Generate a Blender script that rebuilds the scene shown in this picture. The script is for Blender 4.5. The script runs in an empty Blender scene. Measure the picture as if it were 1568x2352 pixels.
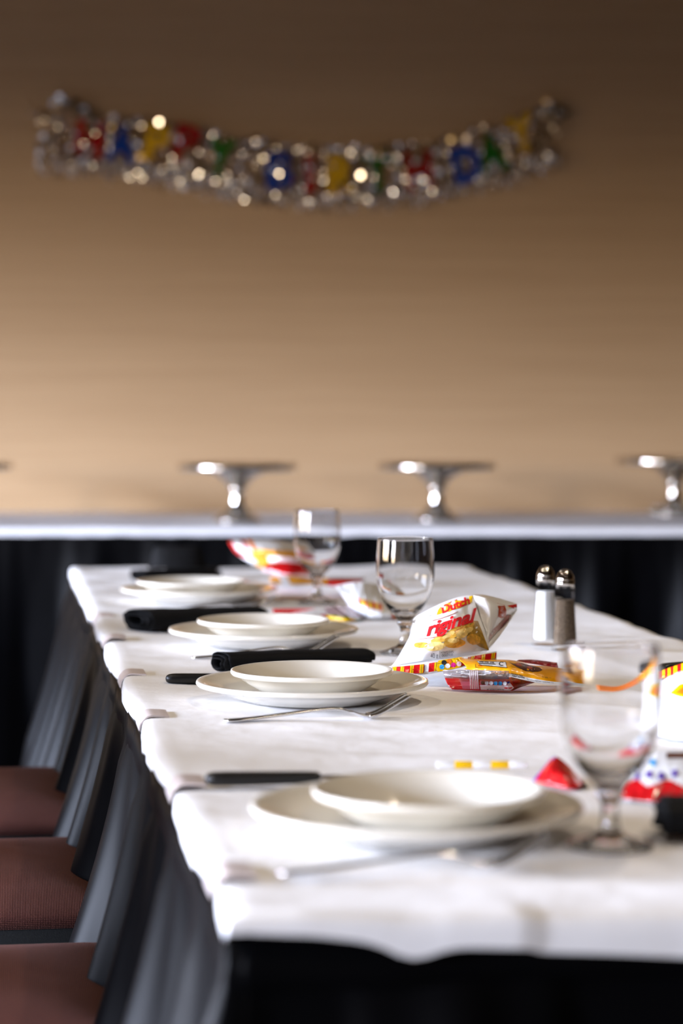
import bpy, bmesh, math, random
import numpy as np
from mathutils import Vector, Matrix, noise
random.seed(7)
PI = math.pi
SC = bpy.context.scene
COL = SC.collection

# ---------------------------------------------------------------- camera
F_PX, CAM_Z, PITCH = 5553.0, 1.095, math.radians(2.742)
cd = bpy.data.cameras.new('camera'); cam = bpy.data.objects.new('camera', cd); COL.objects.link(cam)
cam.location = (0, 0, CAM_Z); cam.rotation_euler = (PI/2 - PITCH, 0, 0)
cd.sensor_fit = 'VERTICAL'; cd.sensor_height = 36.0; cd.sensor_width = 24.0
cd.lens = F_PX / 2352 * 36.0
cd.dof.use_dof = True; cd.dof.focus_distance = 2.86; cd.dof.aperture_fstop = 3.4
cd.clip_start = 0.05; cd.clip_end = 60
SC.camera = cam

# ---------------------------------------------------------------- world: sky above the horizon, dark ground below
w = bpy.data.worlds.new('sky'); SC.world = w; w.use_nodes = True
nt = w.node_tree; nt.nodes.clear()
tc = nt.nodes.new('ShaderNodeTexCoord'); sp = nt.nodes.new('ShaderNodeSeparateXYZ')
mr = nt.nodes.new('ShaderNodeMapRange'); rp = nt.nodes.new('ShaderNodeValToRGB')
bg = nt.nodes.new('ShaderNodeBackground'); wo = nt.nodes.new('ShaderNodeOutputWorld')
mr.inputs['From Min'].default_value = -0.01; mr.inputs['From Max'].default_value = 0.16
nt.links.new(tc.outputs['Generated'], sp.inputs[0]); nt.links.new(sp.outputs['Z'], mr.inputs['Value'])
nt.links.new(mr.outputs[0], rp.inputs[0]); nt.links.new(rp.outputs[0], bg.inputs[0]); nt.links.new(bg.outputs[0], wo.inputs[0])
e = rp.color_ramp.elements
e[0].position = 0.0; e[0].color = (0.008, 0.0045, 0.0012, 1)
e[1].position = 1.0; e[1].color = (0.82, 0.94, 1.24, 1)
k = rp.color_ramp.elements.new(0.35); k.color = (0.28, 0.22, 0.15, 1)
bg.inputs[1].default_value = 140.0

# windows in the left wall (y0, y1, z0, z1), daylight enters only here
WX = -5.6
WINDOWS = [(-2.7, -0.4, 0.85, 2.2), (1.7, 4.6, 0.85, 2.2)]
for (y0, y1, z0, z1) in WINDOWS:
    ld = bpy.data.lights.new('window_portal', 'AREA'); ld.shape = 'RECTANGLE'
    ld.size = y1 - y0; ld.size_y = z1 - z0; ld.cycles.is_portal = True
    lo = bpy.data.objects.new('window_portal', ld); COL.objects.link(lo)
    lo.location = (WX - 0.02, (y0+y1)/2, (z0+z1)/2); lo.rotation_euler = (PI/2, 0, -PI/2)
# warm ceiling downlights
CEIL = 2.9
DOWN = [(-1.2, 0.9, 8), (0.9, 0.7, 8), (-1.3, 2.9, 8), (0.9, 2.9, 8), (-1.2, 4.9, 4), (1.1, 4.9, 4)]
for (x, y, p) in DOWN:
    ld = bpy.data.lights.new('downlight_lamp', 'AREA'); ld.shape = 'DISK'; ld.size = 0.085
    ld.energy = p; ld.color = (1.0, 0.83, 0.64); ld.spread = math.radians(110)
    lo = bpy.data.objects.new('downlight_lamp', ld); COL.objects.link(lo); lo.location = (x, y, CEIL - 0.03)

SC.view_settings.view_transform = 'Standard'; SC.view_settings.look = 'None'
SC.view_settings.exposure = 0.0; SC.view_settings.gamma = 1.0; SC.view_settings.use_curve_mapping = False
SC.cycles.use_denoising = True
SC.cycles.max_bounces = 14; SC.cycles.transmission_bounces = 12; SC.cycles.glossy_bounces = 5; SC.cycles.diffuse_bounces = 4
SC.cycles.sample_clamp_indirect = 8.0

# ---------------------------------------------------------------- helpers
_ct, _st = math.cos(PITCH), math.sin(PITCH)
def ray(px, py):
    xc = (px - 784) / F_PX; yc = (1176 - py) / F_PX
    return np.array([xc, _ct + yc*_st, -_st + yc*_ct])
def PZ(px, py, z):
    d = ray(px, py); t = (z - CAM_Z) / d[2]; return Vector((d[0]*t, d[1]*t, z))
def PD(px, py, y):
    d = ray(px, py); t = y / d[1]; return Vector((d[0]*t, y, CAM_Z + d[2]*t))

def mk(name, verts, faces, mat, parent=None, smooth=True, mats=None, fmat=None):
    me = bpy.data.meshes.new(name); me.from_pydata([tuple(v) for v in verts], [], faces); me.update()
    for m in (mats or [mat]): me.materials.append(m)
    if fmat: me.polygons.foreach_set('material_index', fmat)
    me.polygons.foreach_set('use_smooth', [smooth]*len(me.polygons))
    o = bpy.data.objects.new(name, me); COL.objects.link(o)
    if parent: o.parent = parent
    return o
def fix_normals(o):
    b = bmesh.new(); b.from_mesh(o.data); bmesh.ops.recalc_face_normals(b, faces=b.faces); b.to_mesh(o.data); b.free()
def tag(o, label, cat, group=None, kind=None):
    o['label'] = label; o['category'] = cat
    if group: o['group'] = group
    if kind: o['kind'] = kind
    return o
def thing(name, loc, rz, label, cat, group=None):
    o = bpy.data.objects.new(name, None); COL.objects.link(o); o.location = loc; o.rotation_euler = (0, 0, rz)
    o.empty_display_size = 0.05
    return tag(o, label, cat, group)
def struct(o): o['kind'] = 'structure'; return o
def dup(root, loc, rz, label):
    r = root.copy(); COL.objects.link(r); r.location = loc; r.rotation_euler = (0, 0, rz); r['label'] = label
    for ch in list(root.children):
        c = ch.copy(); COL.objects.link(c); c.parent = r
        for g in ch.children:
            d = g.copy(); COL.objects.link(d); d.parent = c
    return r

class MB:
    def __init__(s): s.v = []; s.f = []
    def add(s, vs, fs):
        n = len(s.v); s.v += [tuple(v) for v in vs]; s.f += [tuple(i+n for i in f) for f in fs]; return s
    def box(s, x0, x1, y0, y1, z0, z1):
        return s.add([(x0,y0,z0),(x1,y0,z0),(x1,y1,z0),(x0,y1,z0),(x0,y0,z1),(x1,y0,z1),(x1,y1,z1),(x0,y1,z1)],
                     [(0,3,2,1),(4,5,6,7),(0,1,5,4),(1,2,6,5),(2,3,7,6),(3,0,4,7)])
    def tube(s, pts, r, n=10):
        pts = [Vector(p) for p in pts]; rs = r if isinstance(r, (list, tuple)) else [r]*len(pts)
        vs = []; fs = []
        for i, p in enumerate(pts):
            t = (pts[min(i+1, len(pts)-1)] - pts[max(i-1, 0)]).normalized()
            a = t.cross(Vector((0, 0, 1)));  a = a.normalized() if a.length > 1e-4 else Vector((1, 0, 0))
            b = t.cross(a)
            for j in range(n):
                q = 2*PI*j/n; vs.append(p + (a*math.cos(q) + b*math.sin(q))*rs[i])
        for i in range(len(pts)-1):
            for j in range(n):
                fs.append((i*n+j, i*n+(j+1) % n, (i+1)*n+(j+1) % n, (i+1)*n+j))
        fs.append(tuple(range(n))[::-1]); fs.append(tuple((len(pts)-1)*n+j for j in range(n)))
        return s.add(vs, fs)
    def lathe(s, prof, n=64, mod=None):
        vs = []; fs = []
        for i, (r, z) in enumerate(prof):
            for j in range(n):
                q = 2*PI*j/n; rr = r*(mod(r, z, q) if mod else 1); vs.append((rr*math.cos(q), rr*math.sin(q), z))
        m = len(prof)
        for i in range(m-1):
            for j in range(n):
                fs.append((i*n+j, i*n+(j+1) % n, (i+1)*n+(j+1) % n, (i+1)*n+j))
        if prof[0][0] > 0: fs.append(tuple(range(n))[::-1])
        if prof[-1][0] > 0: fs.append(tuple((m-1)*n+j for j in range(n)))
        return s.add(vs, fs)
    def build(s, name, mat, parent=None, smooth=True, bevel=0, fix=True, merge=True):
        o = mk(name, s.v, s.f, mat, parent, smooth)
        if merge or fix:
            b = bmesh.new(); b.from_mesh(o.data)
            if merge: bmesh.ops.remove_doubles(b, verts=b.verts, dist=1e-6)
            if fix: bmesh.ops.recalc_face_normals(b, faces=b.faces)
            b.to_mesh(o.data); b.free()
        if bevel:
            m = o.modifiers.new('bevel', 'BEVEL'); m.width = bevel; m.segments = 3; m.limit_method = 'ANGLE'
            w_ = o.modifiers.new('wn', 'WEIGHTED_NORMAL')
        return o

def spline(pts, n=6):
    """Catmull-Rom through 2D/3D points"""
    P = [Vector(p) for p in pts]; out = []
    for i in range(len(P)-1):
        a = P[max(i-1, 0)]; b = P[i]; c = P[i+1]; d = P[min(i+2, len(P)-1)]
        for k in range(n):
            t = k/n
            out.append(0.5*((2*b) + (c-a)*t + (2*a-5*b+4*c-d)*t*t + (3*b-a-3*c+d)*t**3))
    out.append(P[-1]); return [tuple(p) for p in out]

# ---- materials
def mat(name, col, rough=0.5, metal=0.0, spec=0.5, var=0.06, vscale=30, bump=0.0, bscale=80, trans=0.0, ior=1.45,
        sheen=0.0, sheen_col=(1, 1, 1), coat=0.0, alpha=1.0, coords='Object', stretch=None):
    m = bpy.data.materials.new(name); m.use_nodes = True; t = m.node_tree; p = t.nodes['Principled BSDF']
    p.inputs['Roughness'].default_value = rough; p.inputs['Metallic'].default_value = metal
    p.inputs['Specular IOR Level'].default_value = spec; p.inputs['Transmission Weight'].default_value = trans
    p.inputs['IOR'].default_value = ior; p.inputs['Sheen Weight'].default_value = sheen
    p.inputs['Sheen Tint'].default_value = (*sheen_col, 1); p.inputs['Sheen Roughness'].default_value = 0.4
    p.inputs['Coat Weight'].default_value = coat; p.inputs['Coat Roughness'].default_value = 0.05
    p.inputs['Alpha'].default_value = alpha
    tcn = t.nodes.new('ShaderNodeTexCoord'); src = tcn.outputs[coords]
    if stretch:
        mp = t.nodes.new('ShaderNodeMapping'); mp.inputs['Scale'].default_value = stretch
        t.links.new(src, mp.inputs[0]); src = mp.outputs[0]
    if var > 0:
        n = t.nodes.new('ShaderNodeTexNoise'); n.inputs['Scale'].default_value = vscale; n.inputs['Detail'].default_value = 4
        t.links.new(src, n.inputs[0])
        r = t.nodes.new('ShaderNodeMapRange'); r.inputs['To Min'].default_value = 1-var; r.inputs['To Max'].default_value = 1+var
        r.inputs['From Min'].default_value = 0.3; r.inputs['From Max'].default_value = 0.7
        t.links.new(n.outputs[0], r.inputs[0])
        x = t.nodes.new('ShaderNodeVectorMath'); x.operation = 'SCALE'; x.inputs[0].default_value = col
        t.links.new(r.outputs[0], x.inputs['Scale']); t.links.new(x.outputs[0], p.inputs['Base Color'])
    else:
        p.inputs['Base Color'].default_value = (*col, 1)
    if bump > 0:
        n2 = t.nodes.new('ShaderNodeTexNoise'); n2.inputs['Scale'].default_value = bscale; n2.inputs['Detail'].default_value = 5
        t.links.new(src, n2.inputs[0])
        b = t.nodes.new('ShaderNodeBump'); b.inputs['Strength'].default_value = 1.0; b.inputs['Distance'].default_value = bump
        t.links.new(n2.outputs[0], b.inputs['Height']); t.links.new(b.outputs[0], p.inputs['Normal'])
    return m
def glassmat(name, col=(1, 1, 1), rough=0.0, ior=1.48):
    m = bpy.data.materials.new(name); m.use_nodes = True; t = m.node_tree; p = t.nodes['Principled BSDF']
    p.inputs['Base Color'].default_value = (*col, 1); p.inputs['Transmission Weight'].default_value = 1
    p.inputs['Roughness'].default_value = rough; p.inputs['IOR'].default_value = ior
    return m

def thinglass(name, tint=(1, 1, 1), rough=0.02, ior=1.5, haze=0.0):
    m = bpy.data.materials.new(name); m.use_nodes = True; t = m.node_tree; t.nodes.remove(t.nodes['Principled BSDF'])
    a = t.nodes.new('ShaderNodeBsdfTransparent'); a.inputs[0].default_value = (*tint, 1)
    g = t.nodes.new('ShaderNodeBsdfGlossy'); g.inputs['Roughness'].default_value = rough
    f = t.nodes.new('ShaderNodeFresnel'); f.inputs[0].default_value = ior; x = t.nodes.new('ShaderNodeMixShader')
    t.links.new(f.outputs[0], x.inputs[0]); t.links.new(a.outputs[0], x.inputs[1]); t.links.new(g.outputs[0], x.inputs[2])
    last = x
    if haze:
        d = t.nodes.new('ShaderNodeBsdfDiffuse'); d.inputs[0].default_value = (.85, .8, .8, 1); y = t.nodes.new('ShaderNodeMixShader'); y.inputs[0].default_value = haze
        t.links.new(x.outputs[0], y.inputs[1]); t.links.new(d.outputs[0], y.inputs[2]); last = y
    t.links.new(last.outputs[0], t.nodes['Material Output'].inputs[0]); return m
M = {}
M['cloth'] = mat('white_linen', (0.86, 0.85, 0.85), 0.7, var=0.02, vscale=6, bump=0.0040, bscale=11, spec=0.25)
M['cloth_back'] = mat('white_linen_back', (0.84, 0.84, 0.87), 0.75, var=0.02, vscale=6, bump=0.001, bscale=18, spec=0.25)
M['skirt'] = mat('black_satin', (0.0014, 0.0014, 0.0018), 0.45, var=0.15, vscale=12, spec=0.08, sheen=0.0, sheen_col=(0.55, 0.55, 0.7))
M['napkin'] = mat('black_napkin', (0.0035, 0.0035, 0.004), 0.7, var=0.2, vscale=40, bump=0.0003, bscale=500, spec=0.15, sheen=0.0)
M['china'] = mat('ivory_china', (0.82, 0.775, 0.68), 0.06, var=0.01, spec=0.5, coat=0.3)
M['steel'] = mat('cutlery_steel', (0.72, 0.71, 0.70), 0.16, metal=1.0, var=0.03, vscale=60)
M['silver'] = mat('silver_plate', (0.66, 0.63, 0.58), 0.15, metal=1.0, var=0.05, vscale=20)
M['chrome'] = mat('chrome', (0.75, 0.72, 0.68), 0.10, metal=1.0, var=0.02)
M['blackplastic'] = mat('black_handle', (0.004, 0.004, 0.004), 0.38, var=0.1, bump=0.0002, bscale=900)
M['glass'] = glassmat('clear_glass')
M['film'] = thinglass('clear_film', (0.97, 0.93, 0.93), 0.08, haze=.18); M['jar'] = thinglass('shaker_glass', (1, 1, 1), ior=1.16)
M['clip'] = mat('frosted_clip', (0.62, 0.54, 0.52), 0.35, var=0.05)
M['salt'] = mat('salt', (0.95, 0.95, 0.93), 0.9, var=0.05, vscale=600)
M['pepper'] = mat('pepper', (0.16, 0.115, 0.075), 0.9, var=0.7, vscale=700)
M['frame'] = mat('black_steel', (0.018, 0.019, 0.019), 0.45, var=0.2, vscale=300, bump=0.0003, bscale=600)
M['woodtop'] = mat('table_board', (0.35, 0.24, 0.15), 0.5)
M['white'] = mat('pack_white', (0.84, 0.84, 0.84), 0.28, var=0.0, bump=0.0006, bscale=45, coat=0.3)
M['grey'] = mat('pack_grey', (0.50, 0.49, 0.47), 0.25, var=0.0, coat=0.3)
M['red'] = mat('pack_red', (0.62, 0.008, 0.012), 0.25, var=0.04, bump=0.0008, bscale=60, coat=0.3)
M['darkred'] = mat('pack_dark_red', (0.30, 0.008, 0.014), 0.25, var=0.15, bump=0.001, bscale=80, coat=0.3)
M['yellow'] = mat('pack_yellow', (0.88, 0.52, 0.0), 0.3, var=0.02, coat=0.3)
M['amber'] = mat('pack_amber', (0.86, 0.36, 0.004), 0.27, var=0.05, bump=0.0008, bscale=60, coat=0.3)
M['orange'] = mat('pack_orange', (0.85, 0.20, 0.01), 0.3, var=0.02, coat=0.2)
M['brown'] = mat('pack_brown', (0.09, 0.03, 0.018), 0.3, var=0.4, vscale=120)
M['rust'] = mat('pack_rust', (0.42, 0.06, 0.018), 0.3, var=0.05)
M['inkred'] = mat('print_red', (0.62, 0.008, 0.012), 0.6, var=0.0, spec=0.2)
M['rose'] = mat('pack_rose', (0.55, 0.10, 0.14), 0.3, var=0.05, coat=0.2)
M['pink'] = mat('pack_pink', (0.80, 0.60, 0.62), 0.3, var=0.05, coat=0.2)
M['black'] = mat('print_black', (0.012, 0.012, 0.012), 0.4, var=0)
M['cyan'] = mat('print_cyan', (0.03, 0.32, 0.66), 0.3, var=0)
M['blue'] = mat('print_blue', (0.03, 0.05, 0.35), 0.3, var=0)
M['magenta'] = mat('print_magenta', (0.62, 0.01, 0.22), 0.3, var=0)
M['purple'] = mat('print_purple', (0.10, 0.04, 0.34), 0.3, var=0)
M['green'] = mat('print_green', (0.18, 0.30, 0.02), 0.3, var=0)
M['chip1'] = mat('print_chip_gold', (0.66, 0.36, 0.05), 0.3, var=0.35, vscale=150)
M['chip2'] = mat('print_chip_pale', (0.80, 0.56, 0.18), 0.3, var=0.25, vscale=150)
M['chip3'] = mat('print_chip_brown', (0.38, 0.22, 0.03), 0.3, var=0.4, vscale=150)  # brown-gold ink of the printed chips
M['carpet'] = mat('carpet', (0.035, 0.028, 0.026), 0.95, var=0.4, vscale=90)
M['ceiling'] = mat('ceiling_paint', (0.08, 0.05, 0.02), 0.9)
M['sidewall'] = mat('side_wall_paint', (0.12, 0.065, 0.02), 0.85)
M['foil'] = mat('silver_foil', (0.88, 0.86, 0.81), 0.06, metal=1.0, var=0.1, vscale=60)
M['foil_r'] = mat('red_foil', (0.50, 0.004, 0.008), 0.4, metal=0.5, var=0.1)
M['foil_b'] = mat('blue_foil', (0.003, 0.06, 0.42), 0.4, metal=0.5, var=0.1)
M['foil_y'] = mat('yellow_foil', (0.78, 0.47, 0.004), 0.4, metal=0.5, var=0.1)
M['foil_g'] = mat('green_foil', (0.01, 0.20, 0.012), 0.4, metal=0.5, var=0.1)
# woven wall covering: long horizontal threads
def wall_mat():
    m = bpy.data.materials.new('woven_wallcovering'); m.use_nodes = True; t = m.node_tree; p = t.nodes['Principled BSDF']
    p.inputs['Roughness'].default_value = 0.8; p.inputs['Specular IOR Level'].default_value = 0.2
    tcn = t.nodes.new('ShaderNodeTexCoord')
    fac = []
    for sc_, s_ in (((1.2, 1, 55), 1.0), ((3, 1, 160), 1.0), ((0.6, 1, 0.9), 1.0)):
        mp = t.nodes.new('ShaderNodeMapping'); mp.inputs['Scale'].default_value = sc_
        n = t.nodes.new('ShaderNodeTexNoise'); n.inputs['Scale'].default_value = s_; n.inputs['Detail'].default_value = 3
        t.links.new(tcn.outputs['Object'], mp.inputs[0]); t.links.new(mp.outputs[0], n.inputs[0]); fac.append(n.outputs[0])
    a = t.nodes.new('ShaderNodeMath'); a.operation = 'ADD'; t.links.new(fac[0], a.inputs[0]); t.links.new(fac[1], a.inputs[1])
    b = t.nodes.new('ShaderNodeMath'); b.operation = 'ADD'; t.links.new(a.outputs[0], b.inputs[0]); t.links.new(fac[2], b.inputs[1])
    r = t.nodes.new('ShaderNodeMapRange'); r.inputs['From Min'].default_value = 1.1; r.inputs['From Max'].default_value = 1.9
    t.links.new(b.outputs[0], r.inputs[0])
    cr = t.nodes.new('ShaderNodeValToRGB'); cr.color_ramp.elements[0].color = (0.53, 0.355, 0.20, 1); cr.color_ramp.elements[1].color = (0.61, 0.42, 0.245, 1)
    t.links.new(r.outputs[0], cr.inputs[0]); t.links.new(cr.outputs[0], p.inputs['Base Color'])
    bp = t.nodes.new('ShaderNodeBump'); bp.inputs['Distance'].default_value = 0.001
    t.links.new(fac[1], bp.inputs['Height']); t.links.new(bp.outputs[0], p.inputs['Normal'])
    return m
M['wall'] = wall_mat()
# burgundy chair weave
def weave_mat():
    m = bpy.data.materials.new('burgundy_weave'); m.use_nodes = True; t = m.node_tree; p = t.nodes['Principled BSDF']
    p.inputs['Roughness'].default_value = 0.85; p.inputs['Specular IOR Level'].default_value = 0.2
    p.inputs['Sheen Weight'].default_value = 0.05; p.inputs['Sheen Tint'].default_value = (1, 0.75, 0.65, 1)
    tcn = t.nodes.new('ShaderNodeTexCoord'); outs = []
    sx_ = t.nodes.new('ShaderNodeSeparateXYZ'); ad_ = t.nodes.new('ShaderNodeMath'); ad_.operation = 'ADD'; cb_ = t.nodes.new('ShaderNodeCombineXYZ')
    t.links.new(tcn.outputs['Object'], sx_.inputs[0]); t.links.new(sx_.outputs['Y'], ad_.inputs[0]); t.links.new(sx_.outputs['Z'], ad_.inputs[1])
    t.links.new(sx_.outputs['X'], cb_.inputs[0]); t.links.new(ad_.outputs[0], cb_.inputs[1])
    for d_, s_ in (('X', 160), ('Y', 190)):
        wv = t.nodes.new('ShaderNodeTexWave'); wv.bands_direction = d_; wv.inputs['Scale'].default_value = s_
        wv.inputs['Distortion'].default_value = 1.2; wv.inputs['Detail Scale'].default_value = 3
        t.links.new(cb_.outputs[0], wv.inputs[0]); outs.append(wv.outputs['Fac'])
    a = t.nodes.new('ShaderNodeMath'); a.operation = 'MULTIPLY'; t.links.new(outs[0], a.inputs[0]); t.links.new(outs[1], a.inputs[1])
    cr = t.nodes.new('ShaderNodeValToRGB'); cr.color_ramp.elements[0].color = (0.030, 0.005, 0.005, 1); cr.color_ramp.elements[1].color = (0.36, 0.135, 0.10, 1)
    t.links.new(a.outputs[0], cr.inputs[0]); t.links.new(cr.outputs[0], p.inputs['Base Color'])
    bp = t.nodes.new('ShaderNodeBump'); bp.inputs['Distance'].default_value = 0.0006
    t.links.new(a.outputs[0], bp.inputs['Height']); t.links.new(bp.outputs[0], p.inputs['Normal'])
    return m
M['weave'] = weave_mat()

# ---------------------------------------------------------------- room shell
YB, YF, XR = 7.45, -3.2, 6.0
struct(MB().box(WX-0.2, XR+0.2, YF-0.2, YB+0.2, -0.1, 0).build('floor', M['carpet'], smooth=False))
struct(MB().box(WX-0.2, XR+0.2, YF-0.2, YB+0.2, CEIL, CEIL+0.1).build('ceiling', M['ceiling'], smooth=False))
struct(MB().box(WX-0.2, XR+0.2, YB, YB+0.15, 0, CEIL).build('wall_back', M['wall'], smooth=False))
struct(MB().box(WX-0.2, XR+0.2, YF-0.15, YF, 0, CEIL).build('wall_front', M['sidewall'], smooth=False))
struct(MB().box(XR, XR+0.15, YF, YB, 0, CEIL).build('wall_right', M['sidewall'], smooth=False))
lw = MB(); (a0, a1, z0, z1), (b0, b1, _, _) = WINDOWS
lw.box(WX-0.15, WX, YF, YB, 0, z0); lw.box(WX-0.15, WX, YF, YB, z1, CEIL)
for s0, s1 in ((YF, a0), (a1, b0), (b1, YB)): lw.box(WX-0.15, WX, s0, s1, z0, z1)
struct(lw.build('wall_left', M['sidewall'], smooth=False, merge=False))
for i, (y0, y1, z0, z1) in enumerate(WINDOWS):
    t_ = 0.04; wf = MB()
    wf.box(WX-0.1, WX-0.05, y0, y0+t_, z0, z1); wf.box(WX-0.1, WX-0.05, y1-t_, y1, z0, z1)
    wf.box(WX-0.1, WX-0.05, y0+t_, y1-t_, z0, z0+t_); wf.box(WX-0.1, WX-0.05, y0+t_, y1-t_, z1-t_, z1)
    struct(wf.build('window_%d' % (i+1), M['frame'], smooth=False, merge=False))
struct(MB().box(WX, XR, YB-0.012, YB, 0, 0.1).build('baseboard_back', M['frame'], smooth=False))
for (x, y, p) in DOWN:
    o = MB().lathe([(0.07, 0.0), (0.095, 0.0), (0.095, 0.012), (0.07, 0.012), (0.07, 0.0)], 32).build('downlight', M['frame'])
    o.location = (x, y, CEIL-0.012); o['kind'] = 'structure'

# ---------------------------------------------------------------- dining table
TZ = 0.740                      # upper face of the cloth
NL = PZ(572, 2112, TZ); FL = PZ(180, 1308, TZ)
eu = (FL - NL); TL = eu.length; eu.normalize(); ev = Vector((eu.y, -eu.x, 0)); TW = 0.80
TROT = math.atan2(ev.y, ev.x)
def TP(u, v, z=0): return NL + eu*u + ev*v + Vector((0, 0, z))
t = thing('banquet_table', TP(TL/2, TW/2) - Vector((0, 0, TZ)), TROT, 'long banquet table under white cloth and black skirt, running away from the camera', 'table')
MB().box(-TW/2+.012, TW/2-.012, -TL/2+.012, TL/2-.012, TZ-.032, TZ-.004).build('tabletop', M['woodtop'], t, smooth=False)
for sx in (-1, 1):
    for sy in (-1, 1):
        MB().tube([(sx*(TW/2-.1), sy*(TL/2-.25), 0), (sx*(TW/2-.1), sy*(TL/2-.25), TZ-.03)], 0.015).build('leg', M['frame'], t)

def clip_us():
    us = []
    for px, py in ((205, 1418), (232, 1468), (285, 1551), (335, 1647), (420, 1802), (512, 2010)):
        q = PZ(px, py, TZ) - NL; us.append(q.dot(eu))
    return us
CLIPS = clip_us()
SPOTS = []
def calm(u, v):
    k = 1.0
    for (a, b, r) in SPOTS: k = min(k, max(0.0, min(1, (math.hypot(u-a, v-b)-r)/.05)))
    return k
def cloth(name, L, W, P, dropf, mat_, nu, nv, amp, bulge):
    """flat top, rounded edge, hanging border. P(u, v, dz) -> world"""
    def axis(L, n):
        a = [-1, -.8, -.6, -.4, -.25, -.12] + [i/n for i in range(n+1)]
        r = [('e0', -k) for k in (1, .8, .6, .4, .25, .12)] + [('m', i/n*L) for i in range(n+1)] + [('e1', k) for k in (.12, .25, .4, .6, .8, 1)]
        return r
    U = axis(L, nu); V = axis(W, nv); vs = []; fs = []
    def res(a, L):
        k, x = a
        if k == 'm': return x, 0
        x = abs(x); out = 0.010*(1-math.exp(-x*6)); return (-out if k == 'e0' else L+out), x
    for a in U:
        u, du = res(a, L)
        for b in V:
            v, dv = res(b, W); k = max(du, dv)
            uc = min(max(u, 0), L); vc = min(max(v, 0), W)
            D = dropf(uc, vc, a[0], b[0], du, dv)
            z = -D*k if k > 0 else 0
            if k > 0: z = -D*(k**1.3)
            e = min(uc, L-uc, vc, W-vc)
            wz = noise.noise(Vector((uc*3.1, vc*4.2, 1.3)))*amp + noise.noise(Vector((uc*9, vc*6, 5.3)))*amp*.6
            ridge = 1-abs(noise.noise(Vector((uc*5+2*vc, vc*3.3, 9.1))))*2; wz += max(ridge-.5, 0)*amp*1.6; wz *= calm(uc, vc)
            edge = math.exp(-e/0.05); 
            bo, bz = bulge(uc, vc, a[0], b[0]); 
            uu = u + (bo if a[0] == 'e1' else -bo if a[0] == 'e0' else 0)
            vv = v + (bo if b[0] == 'e1' else -bo if b[0] == 'e0' else 0)
            vs.append(P(uu, vv, z + wz + bz*edge))
    n = len(V)
    for i in range(len(U)-1):
        for j in range(n-1): fs.append((i*n+j, i*n+j+1, (i+1)*n+j+1, (i+1)*n+j))
    o = mk(name, vs, fs, mat_); fix_normals(o); return o
def dropf(u, v, ka, kb, du, dv):
    nz = noise.noise(Vector((u*4, v*4, 3)))*.006
    if kb == 'e0' and ka == 'm': return 0.020 + nz
    if ka == 'e0':
        d = 0.011 + 0.034*min(v/0.5, 1)
        d += 0.009*math.exp(-((v-0.11)/0.02)**2)          # pleat hanging lower in the near border
        return d + nz*.5
    return 0.025 + nz
def bulge(u, v, ka, kb):
    d = min(abs(u-c) for c in CLIPS)
    b = 0.007*(1-math.exp(-(d/.07)**2))
    if v < .2: return b*(1 if kb == 'e0' else 1), 0.004*(1-math.exp(-(d/.09)**2)) - .001
    return 0.004, 0.0
for px, py, r_ in ((957, 1870, .13), (717, 1585, .13), (605, 1458, .13), (457, 1362, .13), (1400, 1945, .04), (930, 1500, .04), (728, 1385, .04), (1252, 1480, .02), (1297, 1492, .02),
                   (1000, 1555, .07), (1150, 1580, .06), (540, 1545, .04), (620, 1540, .04), (700, 1533, .04), (790, 1526, .04), (380, 1440, .05), (450, 1438, .05), (520, 1438, .05),
                   (360, 1336, .05), (450, 1334, .05), (510, 1332, .04), (1560, 1920, .06), (1640, 1910, .06), (860, 1438, .06), (780, 1438, .04), (1280, 1570, .05), (1270, 1830, .04), (1540, 1850, .08), (1620, 1690, .08), (640, 1310, .08)):
    q_ = PZ(px, py, TZ) - NL; SPOTS.append((q_.dot(eu), q_.dot(ev), r_))
tc_ = cloth('tablecloth', TL, TW, TP, dropf, M['cloth'], 260, 80, 0.0034, bulge)
SPOTS.clear()
tag(tc_, 'white tablecloth on the long dining table in the foreground', 'tablecloth')

def skirt(name, path, closed_nrm, ztop, seed, mat_, amp=1.0, ds=0.006, nt_=26, flare=0.108, clip_in=True):
    """path: list of (point, outward normal) sampled; hangs to the floor in irregular folds"""
    vs = []; fs = []; n = len(path)
    for t_ in range(nt_+1):
        t = t_/nt_; tt = t**1.25
        for i, (p, nr, s) in enumerate(path):
            a = s*2*PI/.235 + 2.2*noise.noise(Vector((s*2.2, seed, 0)))*1.5
            f1 = math.sin(a + 1.1*tt*noise.noise(Vector((s*.8, seed, 4)))*3)
            f2 = math.sin(s*2*PI/.063 + 3*noise.noise(Vector((s*4, seed, 9))) + t*1.5)
            f1 = math.copysign(abs(f1)**1.25, f1)
            A = amp*(0.004 + 0.044*min(tt*2.6, 1) + .012*tt); B = amp*(0.002 + 0.001*tt)
            hdr = 1 if t > .04 else .35
            near = clip_in and nr.dot(eu) < -.5
            o = (0.003 if near else 0.016) + flare*tt + hdr*(A*f1 + B*f2) + .018*tt*noise.noise(Vector((s*3, t*2, seed)))
            z = ztop*(1 - t) + .004*(1-t)*noise.noise(Vector((s*14, seed, 2))) + .01*t
            vs.append((p[0]+nr[0]*max(o, .003 if near else .012), p[1]+nr[1]*max(o, .003 if near else .012), z))
    for t_ in range(nt_):
        for i in range(n-1): fs.append((t_*n+i, t_*n+i+1, (t_+1)*n+i+1, (t_+1)*n+i))
    o = mk(name, vs, fs, mat_); return o
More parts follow.
